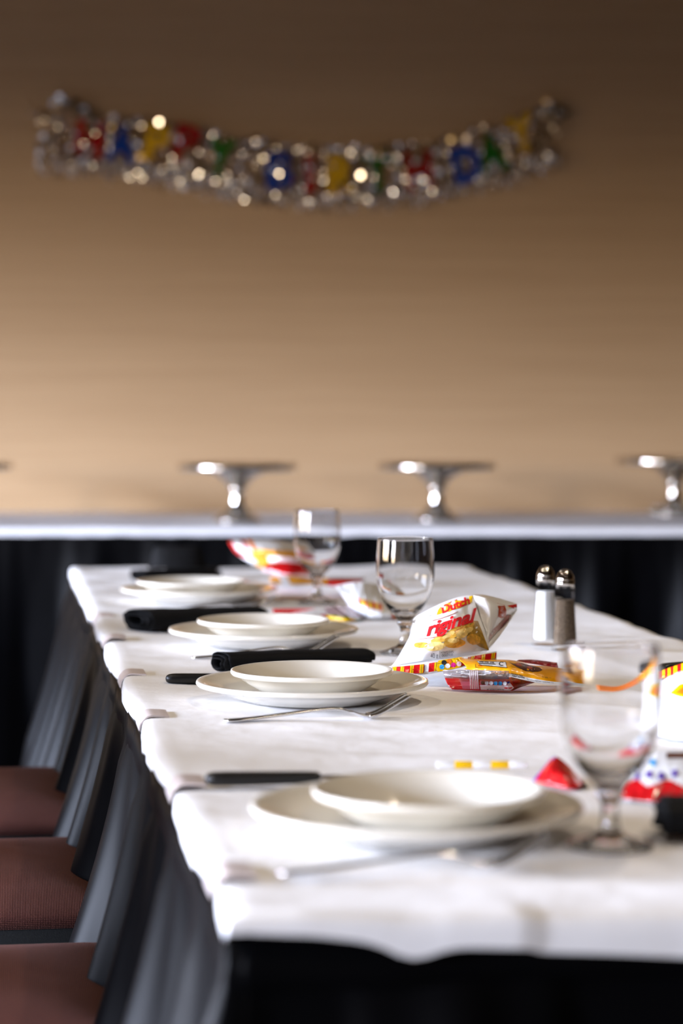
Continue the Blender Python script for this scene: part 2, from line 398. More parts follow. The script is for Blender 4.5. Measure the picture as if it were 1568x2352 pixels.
def rect_path(P, L, W, ds, r=.02):
    pts = []; s = 0
    segs = [((L, 0), (0, 0), (0, -1)), ((0, 0), (0, W), (-1, 0)), ((0, W), (L, W), (0, 1)), ((L, W), (L, 0), (1, 0))]
    for k, (a, b, nn) in enumerate(segs):
        d = math.hypot(b[0]-a[0], b[1]-a[1]); m = int(d/ds)
        N = (P(nn[0], nn[1]) - P(0, 0)); N.z = 0; N.normalize()
        for i in range(m):
            q = i/m; pts.append((P(a[0]+(b[0]-a[0])*q, a[1]+(b[1]-a[1])*q), N, s + d*q))
        s += d
        nn2 = segs[(k+1) % 4][2]; N2 = (P(nn2[0], nn2[1]) - P(0, 0)); N2.z = 0; N2.normalize()
        for i in range(9):
            q = i/9*PI/2; pts.append((P(*b), N*math.cos(q)+N2*math.sin(q), s + .006*i))
        s += .054
    pts.append((pts[0][0], pts[0][1], s)); return pts
sk = skirt('table_skirt', rect_path(lambda u, v: TP(u, v), TL, TW, .0065), None, TZ-.014, 1.7, M['skirt'])
tag(sk, 'black pleated skirt hanging from the long dining table in the foreground', 'table skirt')
# header tape of the skirt: narrow doubled band running along the table edge
rp_ = rect_path(lambda u, v: TP(u, v), TL, TW, .012)
vs = []; fs = []
for (p, nr, s) in rp_:
    wv = .004*noise.noise(Vector((s*9, 3, 1))); o_ = (.003 if nr.dot(eu) < -.5 else .013) + .003*noise.noise(Vector((s*7, 8, 1)))
    for dz, ex in ((-.012, 0), (-.011, .003), (-.045+wv, .006), (-.047+wv, .003)):
        vs.append((p[0]+nr[0]*(o_+ex), p[1]+nr[1]*(o_+ex), TZ+dz+wv*.5))
for i in range(len(rp_)-1):
    for j in range(3): fs.append((i*4+j, i*4+j+1, i*4+j+5, i*4+j+4))
mk('header_tape', vs, fs, M['skirt'], sk)

# clips that pinch the skirt to the table edge
clip0 = None
words = ['sixth and farthest', 'fifth', 'fourth', 'third', 'second', 'nearest']
for cu, wd in zip(CLIPS, words):
    lab = 'translucent clip on the left table edge, %s from the near corner' % wd
    if clip0 is None:
        m = MB()
        prof = spline([(.019, 0, .0012), (.008, 0, .0022), (-.003, 0, .0020), (-.0105, 0, -.004), (-.0125, 0, -.014), (-.011, 0, -.030)], 5)
        w2 = .028; vsx = []; fsx = []
        for k_, (x, _, z) in enumerate(prof):
            for yy in (-w2, w2):
                for tk in (0, .002): vsx.append((x + (0 if k_ < 15 else -tk), yy, z + (tk if k_ < 15 else 0)))
        for k_ in range(len(prof)-1):
            a = k_*4; b = a+4
            fsx += [(a, a+2, b+2, b), (a+1, b+1, b+3, a+3), (a, b, b+1, a+1), (a+2, a+3, b+3, b+2)]
        fsx += [(0, 1, 3, 2), (len(vsx)-4, len(vsx)-2, len(vsx)-1, len(vsx)-3)]
        m.add(vsx, fsx); clip0 = thing('skirt_clip', TP(cu, 0, .001), TROT, lab, 'clip', 'skirt clips along the left table edge')
        m.build('clip_body', M['clip'], clip0, smooth=False)
    else: dup(clip0, TP(cu, 0, .001), TROT, lab)

# ---------------------------------------------------------------- buffet table at the back
BY0 = PZ(784, 1212, TZ).y; BX0, BX1 = -2.2, 2.4; BD = YB - .06 - BY0
BP = lambda u, v, z=0: Vector((BX0 + v, BY0 + u, TZ + z))
t = thing('buffet_table', (0, BY0 + BD/2, 0), 0, 'buffet table against the brown wall under a white cloth', 'table')
MB().box(BX0+.012, BX1-.012, -BD/2+.012, BD/2-.012, TZ-.032, TZ-.004).build('tabletop', M['woodtop'], t, smooth=False)
for x in (BX0+.1, 0, BX1-.1):
    for y in (-BD/2+.1, BD/2-.1): MB().tube([(x, y, 0), (x, y, TZ-.03)], .015).build('leg', M['frame'], t)
o = cloth('tablecloth', BD, BX1-BX0, BP, lambda u, v, a, b, c, d: .034+.006*noise.noise(Vector((v*2, 0, 7))), M['cloth_back'], 24, 160, .0015, lambda u, v, a, b: (.003, 0))
tag(o, 'white tablecloth on the buffet table along the back wall', 'tablecloth')
sk2 = skirt('table_skirt', rect_path(lambda u, v: Vector((BX0+v, BY0+u, 0)), BD, BX1-BX0, .012), None, TZ-.02, 5.1, M['skirt'], .75, nt_=16, flare=.03, clip_in=False)
tag(sk2, 'black pleated skirt of the buffet table along the back wall', 'table skirt')

# ---------------------------------------------------------------- silver stands
def stand(loc, label, big=1.0, beads=False):
    r = thing('cake_stand', loc, 0.3, label, 'cake stand', 'silver pedestal stands on the buffet table')
    pr = [(0, .157), (.150, .157), (.158, .160), (.165, .163), (.168, .160), (.1685, .150), (.166, .145), (.160, .146), (.12, .146), (.07, .137), (.040, .120), (.026, .100), (.0, .098)]
    MB().lathe([(a*big, b*big) for a, b in spline([(x, z, 0) for x, z in pr[:1]]+[(x, z, 0) for x, z in pr[1:]], 3) and [(p[0], p[1]) for p in pr]], 64).build('plate', M['silver'], r)
    st = [(0, .101), (.026, .1), (.020, .085), (.017, .070), (.021, .060), (.019, .052), (.030, .035), (.048, .018), (.062, .010), (.068, .006), (.068, 0), (0, 0)]
    MB().lathe([(a*big, b*big) for a, b in st], 48).build('pedestal', M['silver'], r)
    if beads:
        b = MB()
        for i in range(22):
            q = 2*PI*i/22
            for rr, zz in ((.068, .010), (.055, .024)):
                c = Vector((rr*big*math.cos(q), rr*big*math.sin(q), zz*big))
                b.tube([c+Vector((0, 0, -.006)), c+Vector((0, 0, -.003)), c, c+Vector((0, 0, .003)), c+Vector((0, 0, .006))], [.001, .0055, .0065, .0055, .001], 8)
        o = b.build('beaded_border', M['silver'], r, merge=False)
    return r
stand(PZ(545, 1198, TZ+.003), 'silver pedestal stand on the buffet table, nearest the left of those wholly in view')
stand(PZ(1003, 1195, TZ+.003), 'silver pedestal stand on the buffet table, behind the focused goblet')
stand(PZ(1548, 1183, TZ+.003), 'silver pedestal stand with beaded base at the right end of the buffet table', 1.05, True)
stand(PZ(-105, 1195, TZ+.003), 'silver pedestal stand cut off by the left edge of the photo', 1.0)

# ---------------------------------------------------------------- banner
FOILC = {'r': 'foil_r', 'b': 'foil_b', 'y': 'foil_y', 'g': 'foil_g'}
BYD = YB - 0.035
ban = thing('birthday_banner', PD(690, 380, YB-.02), 0, 'foil HAPPY BIRTHDAY banner of coloured letters with silver fringe on the wall', 'banner')
def onban(px, py, d=BYD): return PD(px, py, d) - ban.location
topc = [(85, 268), (180, 268), (300, 285), (430, 308), (560, 332), (690, 348), (800, 352), (910, 345), (1020, 325), (1120, 300), (1210, 272), (1285, 248)]
cord = [onban(x, y, YB-.012) for x, y in [(60, 240)] + topc + [(1310, 232)]]
MB().tube(spline(cord, 5), .0015, 6).build('cord', M['foil'], ban)
def topy(x):
    xs = [p[0] for p in topc]; return float(np.interp(x, xs, [p[1] for p in topc]))
LET = [('H', 206, 'r', 322), ('A', 281, 'b', 330), ('P', 362, 'y', 330), ('P', 430, 'r', 330), ('Y', 507, 'g', 362), ('B', 643, 'b', 392), ('I', 712, 'r', 400),
       ('R', 785, 'y', 402), ('T', 868, 'g', 398), ('H', 962, 'r', 392), ('D', 1070, 'b', 378), ('A', 1128, 'g', 352), ('Y', 1197, 'y', 308)]
def text2d(s, size=1.0, shear=0.0, offset=0.0, extrude=0.0, align='CENTER', space=1.0, bevel=0.0):
    c = bpy.data.curves.new('txt', 'FONT'); c.body = s; c.size = size; c.shear = shear; c.offset = offset; c.extrude = extrude
    c.align_x = align; c.align_y = 'CENTER'; c.space_character = space; c.resolution_u = 4; c.bevel_depth = bevel
    o = bpy.data.objects.new('txt', c); COL.objects.link(o)
    dg = bpy.context.evaluated_depsgraph_get(); me = bpy.data.meshes.new_from_object(o.evaluated_get(dg))
    vs = [v.co.copy() for v in me.vertices]; fs = [tuple(p.vertices) for p in me.polygons]
    bpy.data.objects.remove(o); bpy.data.meshes.remove(me); bpy.data.curves.remove(c)
    return vs, fs
rnd = random.Random(3)
for ch, px, colr, py in LET:
    vs, fs = text2d(ch, 0.125, 0, 0.006, 0.0015)
    xs = [v.x for v in vs]; ys = [v.y for v in vs]; cx = (max(xs)+min(xs))/2; cy = (max(ys)+min(ys))/2
    wd = max(xs)-min(xs); sx = min(.085/wd, 1.15) if ch != 'I' else 1.3; sy = .113/(max(ys)-min(ys))
    slope = (topy(px+25)-topy(px-25))/50; an = -math.atan(slope)*.8 + rnd.uniform(-.05, .05)
    c_ = onban(px, py); tw = rnd.uniform(-.12, .12)
    out = []
    for v in vs:
        x = (v.x-cx)*sx; y = (v.y-cy)*sy; X = x*math.cos(an)-y*math.sin(an); Z = x*math.sin(an)+y*math.cos(an)
        out.append((c_[0]+X, c_[1]-v.z-.012+x*tw, c_[2]+Z))
    o = mk('letter', out, fs, M[FOILC[colr]], ban, smooth=False)
    o['label'] = {'r': 'red', 'b': 'blue', 'y': 'yellow', 'g': 'green'}[colr] + ' foil letter ' + ch
def foil_piece(name, px0, px1, seed):
    r = random.Random(seed); b = MB()
    # crinkled facets behind the letters
    n = int((px1-px0)/755*1.0*.13/.00017)
    for i in range(n):
        x = r.uniform(px0, px1); ty = topy(x); y = ty + r.uniform(-16, 102)
        c = onban(x, y, BYD + (r.uniform(-.004, .012) if r.random() > .12 else -.022)); s_ = r.uniform(.004, .0085)
        nx = r.gauss(0, .55); nz = r.gauss(0, .4); n_ = Vector((nx, -1, nz)).normalized()
        a_ = n_.cross(Vector((0, 0, 1))).normalized()*s_; b_ = n_.cross(a_).normalized()*s_*r.uniform(.5, 1.2)
        b.add([c-a_-b_, c+a_-b_*.6, c+a_*.8+b_, c-a_*.7+b_*.9], [(0, 1, 2, 3)])
    o1 = b.build(name, M['foil'], ban, smooth=False, merge=False, fix=False)
    f = MB(); k = px0
    while k < px1:
        ty = topy(k) + 92; L = r.uniform(.035, .07); x = k; tilt = r.gauss(0, .15)
        c = onban(x, ty, BYD - r.uniform(-.006, .006)); n_ = 7; vs = []; ww = r.uniform(.0015, .0028)
        for j in range(n_+1):
            q = j/n_; off = Vector((tilt*L*q + .003*math.sin(q*9+seed+k), .006*math.sin(q*7+k), -L*q)); tw = r.gauss(0, .7)
            a_ = Vector((math.cos(tw), math.sin(tw), 0))*ww
            vs += [c+off-a_, c+off+a_]
        f.add(vs, [(2*j, 2*j+1, 2*j+3, 2*j+2) for j in range(n_)])
        k += r.uniform(3, 6.5)
    fq = f.build('fringe', M['foil'], o1, smooth=False, merge=False, fix=False)
    cu = MB()
    for _ in range(int((px1-px0)/4.5)):
        x = r.uniform(px0, px1); c = onban(x, topy(x) + r.uniform(-14, 125), BYD + (r.uniform(-.004, .008) if r.random() > .22 else -.024)); rho = r.uniform(.012, .040)
        N_ = Vector((r.gauss(-.40, .3), -1, r.gauss(0, .28))).normalized(); a_ = N_.cross(Vector((0, 0, 1))).normalized(); b_ = N_.cross(a_); vs = []
        wa = r.uniform(.15, .4); wb = r.uniform(.2, .5)
        for i in range(5):
            for j in range(5):
                d_ = (N_ + a_*math.tan((i/2-1)*wa) + b_*math.tan((j/2-1)*wb)).normalized(); vs.append(c + (d_-N_)*rho)
        cu.add(vs, [(i*5+j, i*5+j+1, i*5+j+6, i*5+j+5) for i in range(4) for j in range(4)])
    cu = cu.build('foil_curl', M['foil'], o1, smooth=True, merge=False, fix=False); o1['kind'] = cu['kind'] = fq['kind'] = 'stuff'
    return o1
edges = [85, 165, 244, 320, 396, 468, 545, 608, 680, 742, 828, 912, 1015, 1098, 1162, 1232, 1282]
for i in range(len(edges)-1): foil_piece('foil_panel', edges[i], edges[i+1], i+11)
for i, (x, y) in enumerate(((135, 238), (185, 250), (1262, 252), (1278, 262))):
    c = onban(x, y, YB-.03); b = MB(); r = random.Random(i)
    for j in range(16):
        n_ = Vector((r.gauss(-.3, .5), -1, r.gauss(0, .4))).normalized(); a_ = n_.cross(Vector((0, 0, 1))).normalized()*.009; b_ = n_.cross(a_)
        q = c + Vector((r.uniform(-.02, .02), r.uniform(-.008, .008), r.uniform(-.02, .02)))
        b.add([q-a_-b_, q+a_-b_, q+a_+b_, q-a_+b_], [(0, 1, 2, 3)])
    b.build('foil_tassel', M['foil'], ban, smooth=False, merge=False, fix=False)['kind'] = 'stuff'

# ---------------------------------------------------------------- chairs
def chair(loc, rz, label):
    r = thing('banquet_chair', loc, rz, label, 'chair', 'burgundy chairs along the left side of the table')
    # local +x is towards the table; seat 0.44 x 0.44
    vs = []; fs = []; nx, ny = 22, 22; H0, H1 = .452, .504
    b = MB()
    def cush(p, q, top):
        x = (p-.5)*.45; y = (q-.5)*.45; e = min(p, 1-p, q, 1-q)*2
        rr = 1-(1-min(e*1.25, 1))**2
        if top: return (x, y, H0+.012 + (H1-H0-.012)*rr**.55)
        return (x*.985, y*.985, H0)
    for top in (1, 0):
        for i in range(nx+1):
            for j in range(ny+1):
                p = .5-.5*math.cos(PI*i/nx); q = .5-.5*math.cos(PI*j/ny); vs.append(cush(p, q, top))
    o_ = (nx+1)*(ny+1); g = lambda i, j: i*(ny+1)+j
    for i in range(nx):
        for j in range(ny):
            fs.append((g(i, j), g(i+1, j), g(i+1, j+1), g(i, j+1))); fs.append((o_+g(i, j), o_+g(i, j+1), o_+g(i+1, j+1), o_+g(i+1, j)))
    for i in range(nx):
        for j in (0, ny): fs.append((g(i, j), g(i+1, j), o_+g(i+1, j), o_+g(i, j)))
    for j in range(ny):
        for i in (0, nx): fs.append((g(i, j), g(i, j+1), o_+g(i, j+1), o_+g(i, j)))
    o = mk('seat', vs, fs, M['weave'], r); fix_normals(o)
    fr = MB()
    for s in (-1, 1): fr.box(-.21, .21, s*.205-.012, s*.205+.012, .426, .453)
    fr.box(-.21, -.186, -.19, .19, .428, .453); fr.box(.186, .21, -.19, .19, .428, .453)
    fr.build('seat_frame', M['frame'], r, smooth=False, bevel=.003, merge=False)
    for s in (-1, 1):
        MB().tube([(.20, s*.205, 0), (.195, s*.205, .43)], .012).build('leg', M['frame'], r)
        MB().tube([(-.25, s*.205, 0), (-.215, s*.205, .42)], .012).build('leg', M['frame'], r)
        MB().tube([(-.215, s*.205, .42), (-.235, s*.2, .6), (-.29, s*.18, .86)], .012).build('back_post', M['frame'], r)
    bk = MB(); pv = []
    for i in range(13):
        q = i/12; z = .52+.36*q; x = -.245-.05*q
        for j in range(13):
            p = (j/12-.5)*2; wdt = .175*(1-.35*max(q-.6, 0)**1.5*2)
            pv.append((x + .02*(1-p*p)*1.0, p*wdt, z))
    for i in range(13):
        q = i/12; z = .52+.36*q; x = -.245-.05*q
        for j in range(13):
            p = (j/12-.5)*2; wdt = .175*(1-.35*max(q-.6, 0)**1.5*2); pv.append((x-.02, p*wdt, z))
    G = lambda i, j: i*13+j; pf = []
    for i in range(12):
        for j in range(12): pf.append((G(i, j), G(i, j+1), G(i+1, j+1), G(i+1, j))); pf.append((169+G(i, j), 169+G(i+1, j), 169+G(i+1, j+1), 169+G(i, j+1)))
        for j in (0, 12): pf.append((G(i, j), G(i+1, j), 169+G(i+1, j), 169+G(i, j)))
    for j in range(12):
        for i in (0, 12): pf.append((G(i, j), G(i, j+1), 169+G(i, j+1), 169+G(i, j)))
    o = mk('backrest', pv, pf, M['weave'], r); fix_normals(o)
    return r
def chair_loc(d):
    u = (d - NL.y)/eu.y; p = TP(u, 0); return Vector((p.x, p.y, 0)) - ev*.245
ch1 = chair(chair_loc(2.49) + Vector((0, 0, 0)), TROT, 'burgundy woven chair nearest the camera, at the bottom left corner')
dup(ch1, chair_loc(3.13), TROT, 'burgundy woven chair in the middle of the three along the table')
dup(ch1, chair_loc(3.755), TROT, 'burgundy woven chair farthest back of the three, its seat in shadow')

# ---------------------------------------------------------------- plates
def plate_mesh(R, H, well, name, parent, foot):
    pr = [(0, .0035), (well*.8, .0035), (well*.95, .0045), (well*1.03, .0075), (R*.82, H*.72), (R*.93, H*.93), (R*.975, H), (R*.992, H-.0005), (R, H-.003), (R*.99, H-.0055),
          (R*.93, H-.0065), (R*.82, H*.72-.006), (well*1.05, .0015+.001), (foot+.004, .001), (foot, -.001), (foot-.004, -.001), (foot-.006, .0005), (0, .0005)]
    return MB().lathe([(a, b+.001) for a, b in pr], 96).build(name, M['china'], parent)
PL = {}
def setting(px, py, spx, tag_, first):
    p = PZ(px, py, TZ+.023); base = Vector((p.x, p.y, TZ+.0045))
    sp_ = PZ(spx, py-0, TZ+.023); sb = Vector((sp_.x, p.y, TZ+.0098))
    PL[tag_[0]] = base
    for nm, loc, R, H, wl, ft, cat, gr in (('dinner_plate', base, .135, .022, .085, .08, 'plate', 'ivory dinner plates'), ('salad_plate', sb, .0945, .029, .055, .050, 'plate', 'ivory salad plates')):
        lab = ('large ivory dinner plate under a smaller one, ' if nm == 'dinner_plate' else 'small ivory plate stacked on a larger one, ') + tag_[1]
        if first:
            o = plate_mesh(R, H, wl, nm, None, ft); o.location = loc; tag(o, lab, cat, gr); PL[nm] = o
        else:
            o = PL[nm].copy(); COL.objects.link(o); o.location = loc; o['label'] = lab
setting(957, 1855, 984, ('1', 'nearest the camera'), True)
setting(717, 1569, 716, ('2', 'in sharp focus'), False)
setting(605, 1448, 605, ('3', 'third from the camera'), False)
setting(457, 1354, 439, ('4', 'farthest down the table'), False)

# ---------------------------------------------------------------- forks, knives, straws
def fork(loc, rz, label):
    r = thing('fork', loc, rz, label, 'fork', 'steel forks beside the plates')
    L = .207; path = spline([(0, 0, .0022), (.03, 0, .004), (.075, 0, .0085), (.115, 0, .0122), (.133, 0, .0105), (.150, 0, .004), (.162, 0, .0025), (.175, 0, .007), (.19, 0, .0155), (.205, 0, .024)], 4)
    def wid(x):
        return float(np.interp(x, [0, .01, .03, .07, .11, .13, .145, .155], [.004, .0092, .0085, .0055, .0033, .0036, .010, .0125]))
    # handle and bowl to the root of the tines
    vs = []; fs = []; hp = [p for p in path if p[0] <= .162]
    for (x, _, z) in hp:
        w_ = wid(x); th = .0011 + .0009*(1 if x < .13 else .3)
        for k in range(8):
            q = 2*PI*k/8; vs.append((x, w_*math.cos(q), z + th*math.sin(q) + (.002*(abs(math.cos(q))) if x > .14 else 0)))
    for i in range(len(hp)-1):
        for k in range(8): fs.append((i*8+k, i*8+(k+1) % 8, (i+1)*8+(k+1) % 8, (i+1)*8+k))
    fs.append(tuple(range(8))[::-1]); fs.append(tuple((len(hp)-1)*8+k for k in range(8)))
    o = mk('handle', vs, fs, M['steel'], r); fix_normals(o)
    tp = [p for p in path if p[0] >= .158]
    for k in range(4):
        yy = (k-1.5)*.0067
        MB().tube([(x, yy*(1 - .06*i/len(tp)), z + (.0016 if k in (0, 3) else 0)) for i, (x, _, z) in enumerate(tp)], [.0021*(1-.45*i/len(tp)) for i in range(len(tp))], 6).build('tine', M['steel'], r)
    return r
def seg(pxa, pya, pxb, pyb, z=TZ):
    a = PZ(pxa, pya, z); b = PZ(pxb, pyb, z); return a, math.atan2(b.y-a.y, b.x-a.x), (b-a).length
SZ = TZ + .002
a, an, _ = seg(514, 1660, 958, 1648, SZ); fk = fork(Vector((a.x, a.y, SZ)), an, 'steel fork in sharp focus in front of the focused plates')
a, an, _ = seg(640, 2012, 1290, 1990, SZ); dup(fk, Vector((a.x, a.y, SZ)), an, 'blurred steel fork in front of the nearest plates')
a, an, _ = seg(440, 1515, 810, 1502, SZ); dup(fk, Vector((a.x, a.y, SZ)), an, 'steel fork whose handle tip shows left of the rolled napkin')
a, an, _ = seg(350, 1408, 650, 1402, SZ); dup(fk, Vector((a.x, a.y, SZ)), an, 'steel fork at the farthest place setting')
def knife(loc, rz, label):
    r = thing('table_knife', loc, rz, label, 'knife', 'black handled knives')
    vs = []; fs = []; N = 14; K = 16
    xs = [0, .0012, .004, .009, .02, .04, .06, .08, .095, .102, .105]; ws = [.002, .006, .0085, .0098, .0102, .0098, .0092, .0088, .0085, .008, .006]
    for x, w_ in zip(xs, ws):
        for k in range(K):
            q = 2*PI*k/K; c, s = math.cos(q), math.sin(q)
            vs.append((x, w_*math.copysign(abs(c)**.6, c), .0066 + min(w_*.62, .0062)*math.copysign(abs(s)**.6, s)))
    for i in range(len(xs)-1):
        for k in range(K): fs.append((i*K+k, i*K+(k+1) % K, (i+1)*K+(k+1) % K, (i+1)*K+k))
    fs.append(tuple(range(K))[::-1]); fs.append(tuple((len(xs)-1)*K+k for k in range(K)))
    o = mk('handle', vs, fs, M['blackplastic'], r); fix_normals(o)
    b = MB(); bl = [(.103, .0065), (.13, .0075), (.17, .0078), (.195, .006), (.208, 0)]
    top = []; V = []
    for x, w_ in bl: V += [(x, -w_, .0058), (x, w_, .0062), (x, w_, .0076), (x, -w_, .0064)]
    F = []
    for i in range(len(bl)-1):
        for k in range(4): F.append((i*4+k, i*4+(k+1) % 4, (i+1)*4+(k+1) % 4, (i+1)*4+k))
    F += [(3, 2, 1, 0), (16, 17, 18, 19)]
    o = mk('blade', V, F, M['steel'], r, smooth=False); fix_normals(o)
    return r
a, an, _ = seg(380, 1571, 700, 1569, SZ); kn = knife(Vector((a.x, a.y, SZ)), an, 'black handled knife reaching under the sharply focused plates')
a, an, _ = seg(470, 1806, 725, 1802, SZ); dup(kn, Vector((a.x, a.y, SZ)), an, 'black handled knife behind the nearest plates')
a, an, _ = seg(1515, 1548, 1800, 1500, SZ); dup(kn, Vector((a.x, a.y, SZ)), an - .2, 'added dark knife imitating a dark reflection at the rim of the nearest goblet')  # knife added to imitate the dark reflection at the goblet edge

# ---------------------------------------------------------------- napkins (flattened rolls of cloth)
def napkin(loc, rz, L, W, H, label, seed, turns=2.4, skew=0.0, taper=0.0):
    """cloth wound into a flat roll along local x"""
    K = 90; N = 26; vs = []; fs = []
    for i in range(N+1):
        q = i/N; x = q*L
        for k in range(K+1):
            s = k/K; a = s*turns*2*PI + .9; r_ = .42 + .58*s
            if s > .97: r_ += 0
            n1 = noise.noise(Vector((x*16, a*.35, seed)))*.10 + noise.noise(Vector((x*40, a*.9, seed+3)))*.05
            hh = H*(1 - taper*q); cx = math.cos(a); sz = math.sin(a)
            y = W/2*r_*math.copysign(abs(cx)**.75, cx)*(1+n1*.6); z = hh/2*r_*math.copysign(abs(sz)**.75, sz)*(1+n1) + hh/2
            xe = x + (.010*(s-.5) if i == 0 else 0) + skew*y + (noise.noise(Vector((a, seed, q)))*.006 if i in (0, N) else 0)
            vs.append((xe, y, max(z, .0012)))
    for i in range(N):
        for k in range(K): fs.append((i*(K+1)+k, i*(K+1)+k+1, (i+1)*(K+1)+k+1, (i+1)*(K+1)+k))
    o = mk('rolled_napkin', vs, fs, M['napkin']); o.location = loc; o.rotation_euler = (0, 0, rz)
    m = o.modifiers.new('thick', 'SOLIDIFY'); m.thickness = .0014; m.offset = 0
    return tag(o, label, 'napkin', 'black cloth napkins')
a, an, l = seg(500, 1552, 838, 1529, TZ); napkin(Vector((a.x, a.y+.01, SZ)), an, l, .052, .027, 'black rolled napkin behind the focused plates', 1.0, taper=.25)
a, an, l = seg(312, 1452, 560, 1444, TZ); napkin(Vector((a.x, a.y, SZ)), an, .185, .085, .034, 'thick folded black napkin behind the third pair of plates', 4.0, 2.9, skew=-.35)
a, an, l = seg(312, 1340, 520, 1332, TZ); napkin(Vector((a.x, a.y+.02, SZ)), an, .16, .09, .022, 'folded black napkin behind the farthest plates', 6.0, 2.2)
# standing fold of the far napkin
a = PZ(405, 1334, TZ)
vs = []; fs = []
for i in range(13):
    q = i/12; wd = .115 - .028*q; z = .005 + .041*q
    for j in range(15):
        p = j/14*2-1; th = .022*(1-q*.6)
        vs.append((p*wd/2 + .003*noise.noise(Vector((p*3, q*2, 1))), -th*(1-p*p)**.5 if abs(p) < 1 else 0, z + .003*noise.noise(Vector((p*4, 2, 1)))))
    for j in range(1, 14):
        p = 1-j/14*2; th = .022*(1-q*.6); vs.append((p*wd/2, th*(1-p*p)**.5, z))
K = 28
for i in range(12):
    for k in range(K): fs.append((i*K+k, i*K+(k+1) % K, (i+1)*K+(k+1) % K, (i+1)*K+k))
fs.append(tuple(12*K+k for k in range(K))); fs.append(tuple(range(K))[::-1])
o = mk('folded_napkin', vs, fs, M['napkin']); o.location = (a.x, a.y+.03, TZ+.018); tag(o, 'black napkin folded upright on top of the far flat napkin', 'napkin', 'black cloth napkins'); fix_normals(o)
a = PZ(1513, 1925, TZ); napkin(Vector((a.x, a.y, SZ+.002)), .18, .19, .075, .030, 'black rolled napkin cut off by the right edge of the photo', 8.0, 2.6, skew=.25)

# ---------------------------------------------------------------- goblets
def goblet(loc, label, rz=0):
    outer = [(0, 0), (.033, 0), (.0345, .001), (.0335, .0025), (.022, .006), (.011, .011), (.0075, .018), (.0065, .028), (.0075, .036), (.0105, .041), (.0095, .045), (.013, .050), (.021, .058), (.029, .069), (.0355, .083),
             (.0392, .098), (.0402, .113), (.0398, .130), (.0385, .147), (.0375, .158)]
    inner = [(.0362, .1585), (.0372, .147), (.0385, .130), (.0389, .113), (.0378, .098), (.034, .084), (.027, .071), (.018, .062), (.009, .057), (0, .0555)]
    so = [(p[0], p[1]) for p in spline([(a, b, 0) for a, b in outer[3:]], 4)]
    si = [(p[0], p[1]) for p in spline([(a, b, 0) for a, b in inner], 4)]
    pr = outer[:3] + so + [(.0370, .1590)] + si
    def mod(r, z, q):
        if .036 < z < .056 and r > .006: return 1 + .07*math.cos(q*12)*math.exp(-((z-.045)/.006)**2)
        if z < .008 and r > .01: return 1 + .012*math.cos(q*12)
        return 1
    o = MB().lathe([(max(a, 0), b) for a, b in pr], 72, mod).build('goblet', M['glass']); o.location = loc; o.rotation_euler = (0, 0, rz)
    return tag(o, label, 'glass', 'empty water goblets')
def gdup(o, loc, label):
    c = o.copy(); COL.objects.link(c); c.location = loc; c['label'] = label
g1 = goblet(PZ(1400, 1945, SZ), 'empty glass goblet in the near right foreground, large and blurred')
gdup(g1, PZ(930, 1500, SZ), 'empty stemmed glass goblet standing behind the sharp chip bag')
gdup(g1, PZ(728, 1385, SZ), 'empty glass goblet farthest down the table, in front of the far snack bags')

# ---------------------------------------------------------------- shakers
def shaker(loc, fill, label, sc=1.0):
    r = thing('salt_shaker' if fill == 'salt' else 'pepper_shaker', loc, .2, label, 'shaker')
    N = 10
    body = [(0, .0), (.0165, .0), (.0172, .002), (.0168, .006), (.0125, .080), (.0128, .083), (.0122, .086), (.0112, .087), (.0110, .082), (.0152, .010), (.0145, .007), (0, .007)]
    MB().lathe(body, N).build('glass_body', M['jar'], r, smooth=False)
    h = .076 if fill == 'salt' else .070
    rr = .0110+(.0152-.0110)*(.082-h)/.072
    MB().lathe([(0, .0075), (.0140, .0075), (.0147, .0105), (rr-.0004, h), (0, h+.001)], N).build(fill, M[fill], r, smooth=False)
    MB().lathe([(.0104, .0875), (.0112, .086), (.0114, .096), (.0108, .0965), (.0112, .0975), (.0108, .100), (.0095, .105), (.0070, .1095), (.0035, .112), (0, .1125)], 32).build('cap', M['chrome'], r)
    b = MB()
    for i in range(7):
        q = 2*PI*i/7; x, y = .005*math.cos(q), .005*math.sin(q); b.tube([(x, y, .1105), (x, y, .1118)], .0007, 6)
    b.build('shaker_holes', M['black'], r); r.scale = (1.14, 1.14, 1.0)
shaker(PZ(1252, 1480, SZ), 'salt', 'glass salt shaker filled with white salt, left of the pepper shaker')
shaker(PZ(1297, 1492, SZ), 'pepper', 'glass pepper shaker filled with ground pepper, right of the salt shaker')

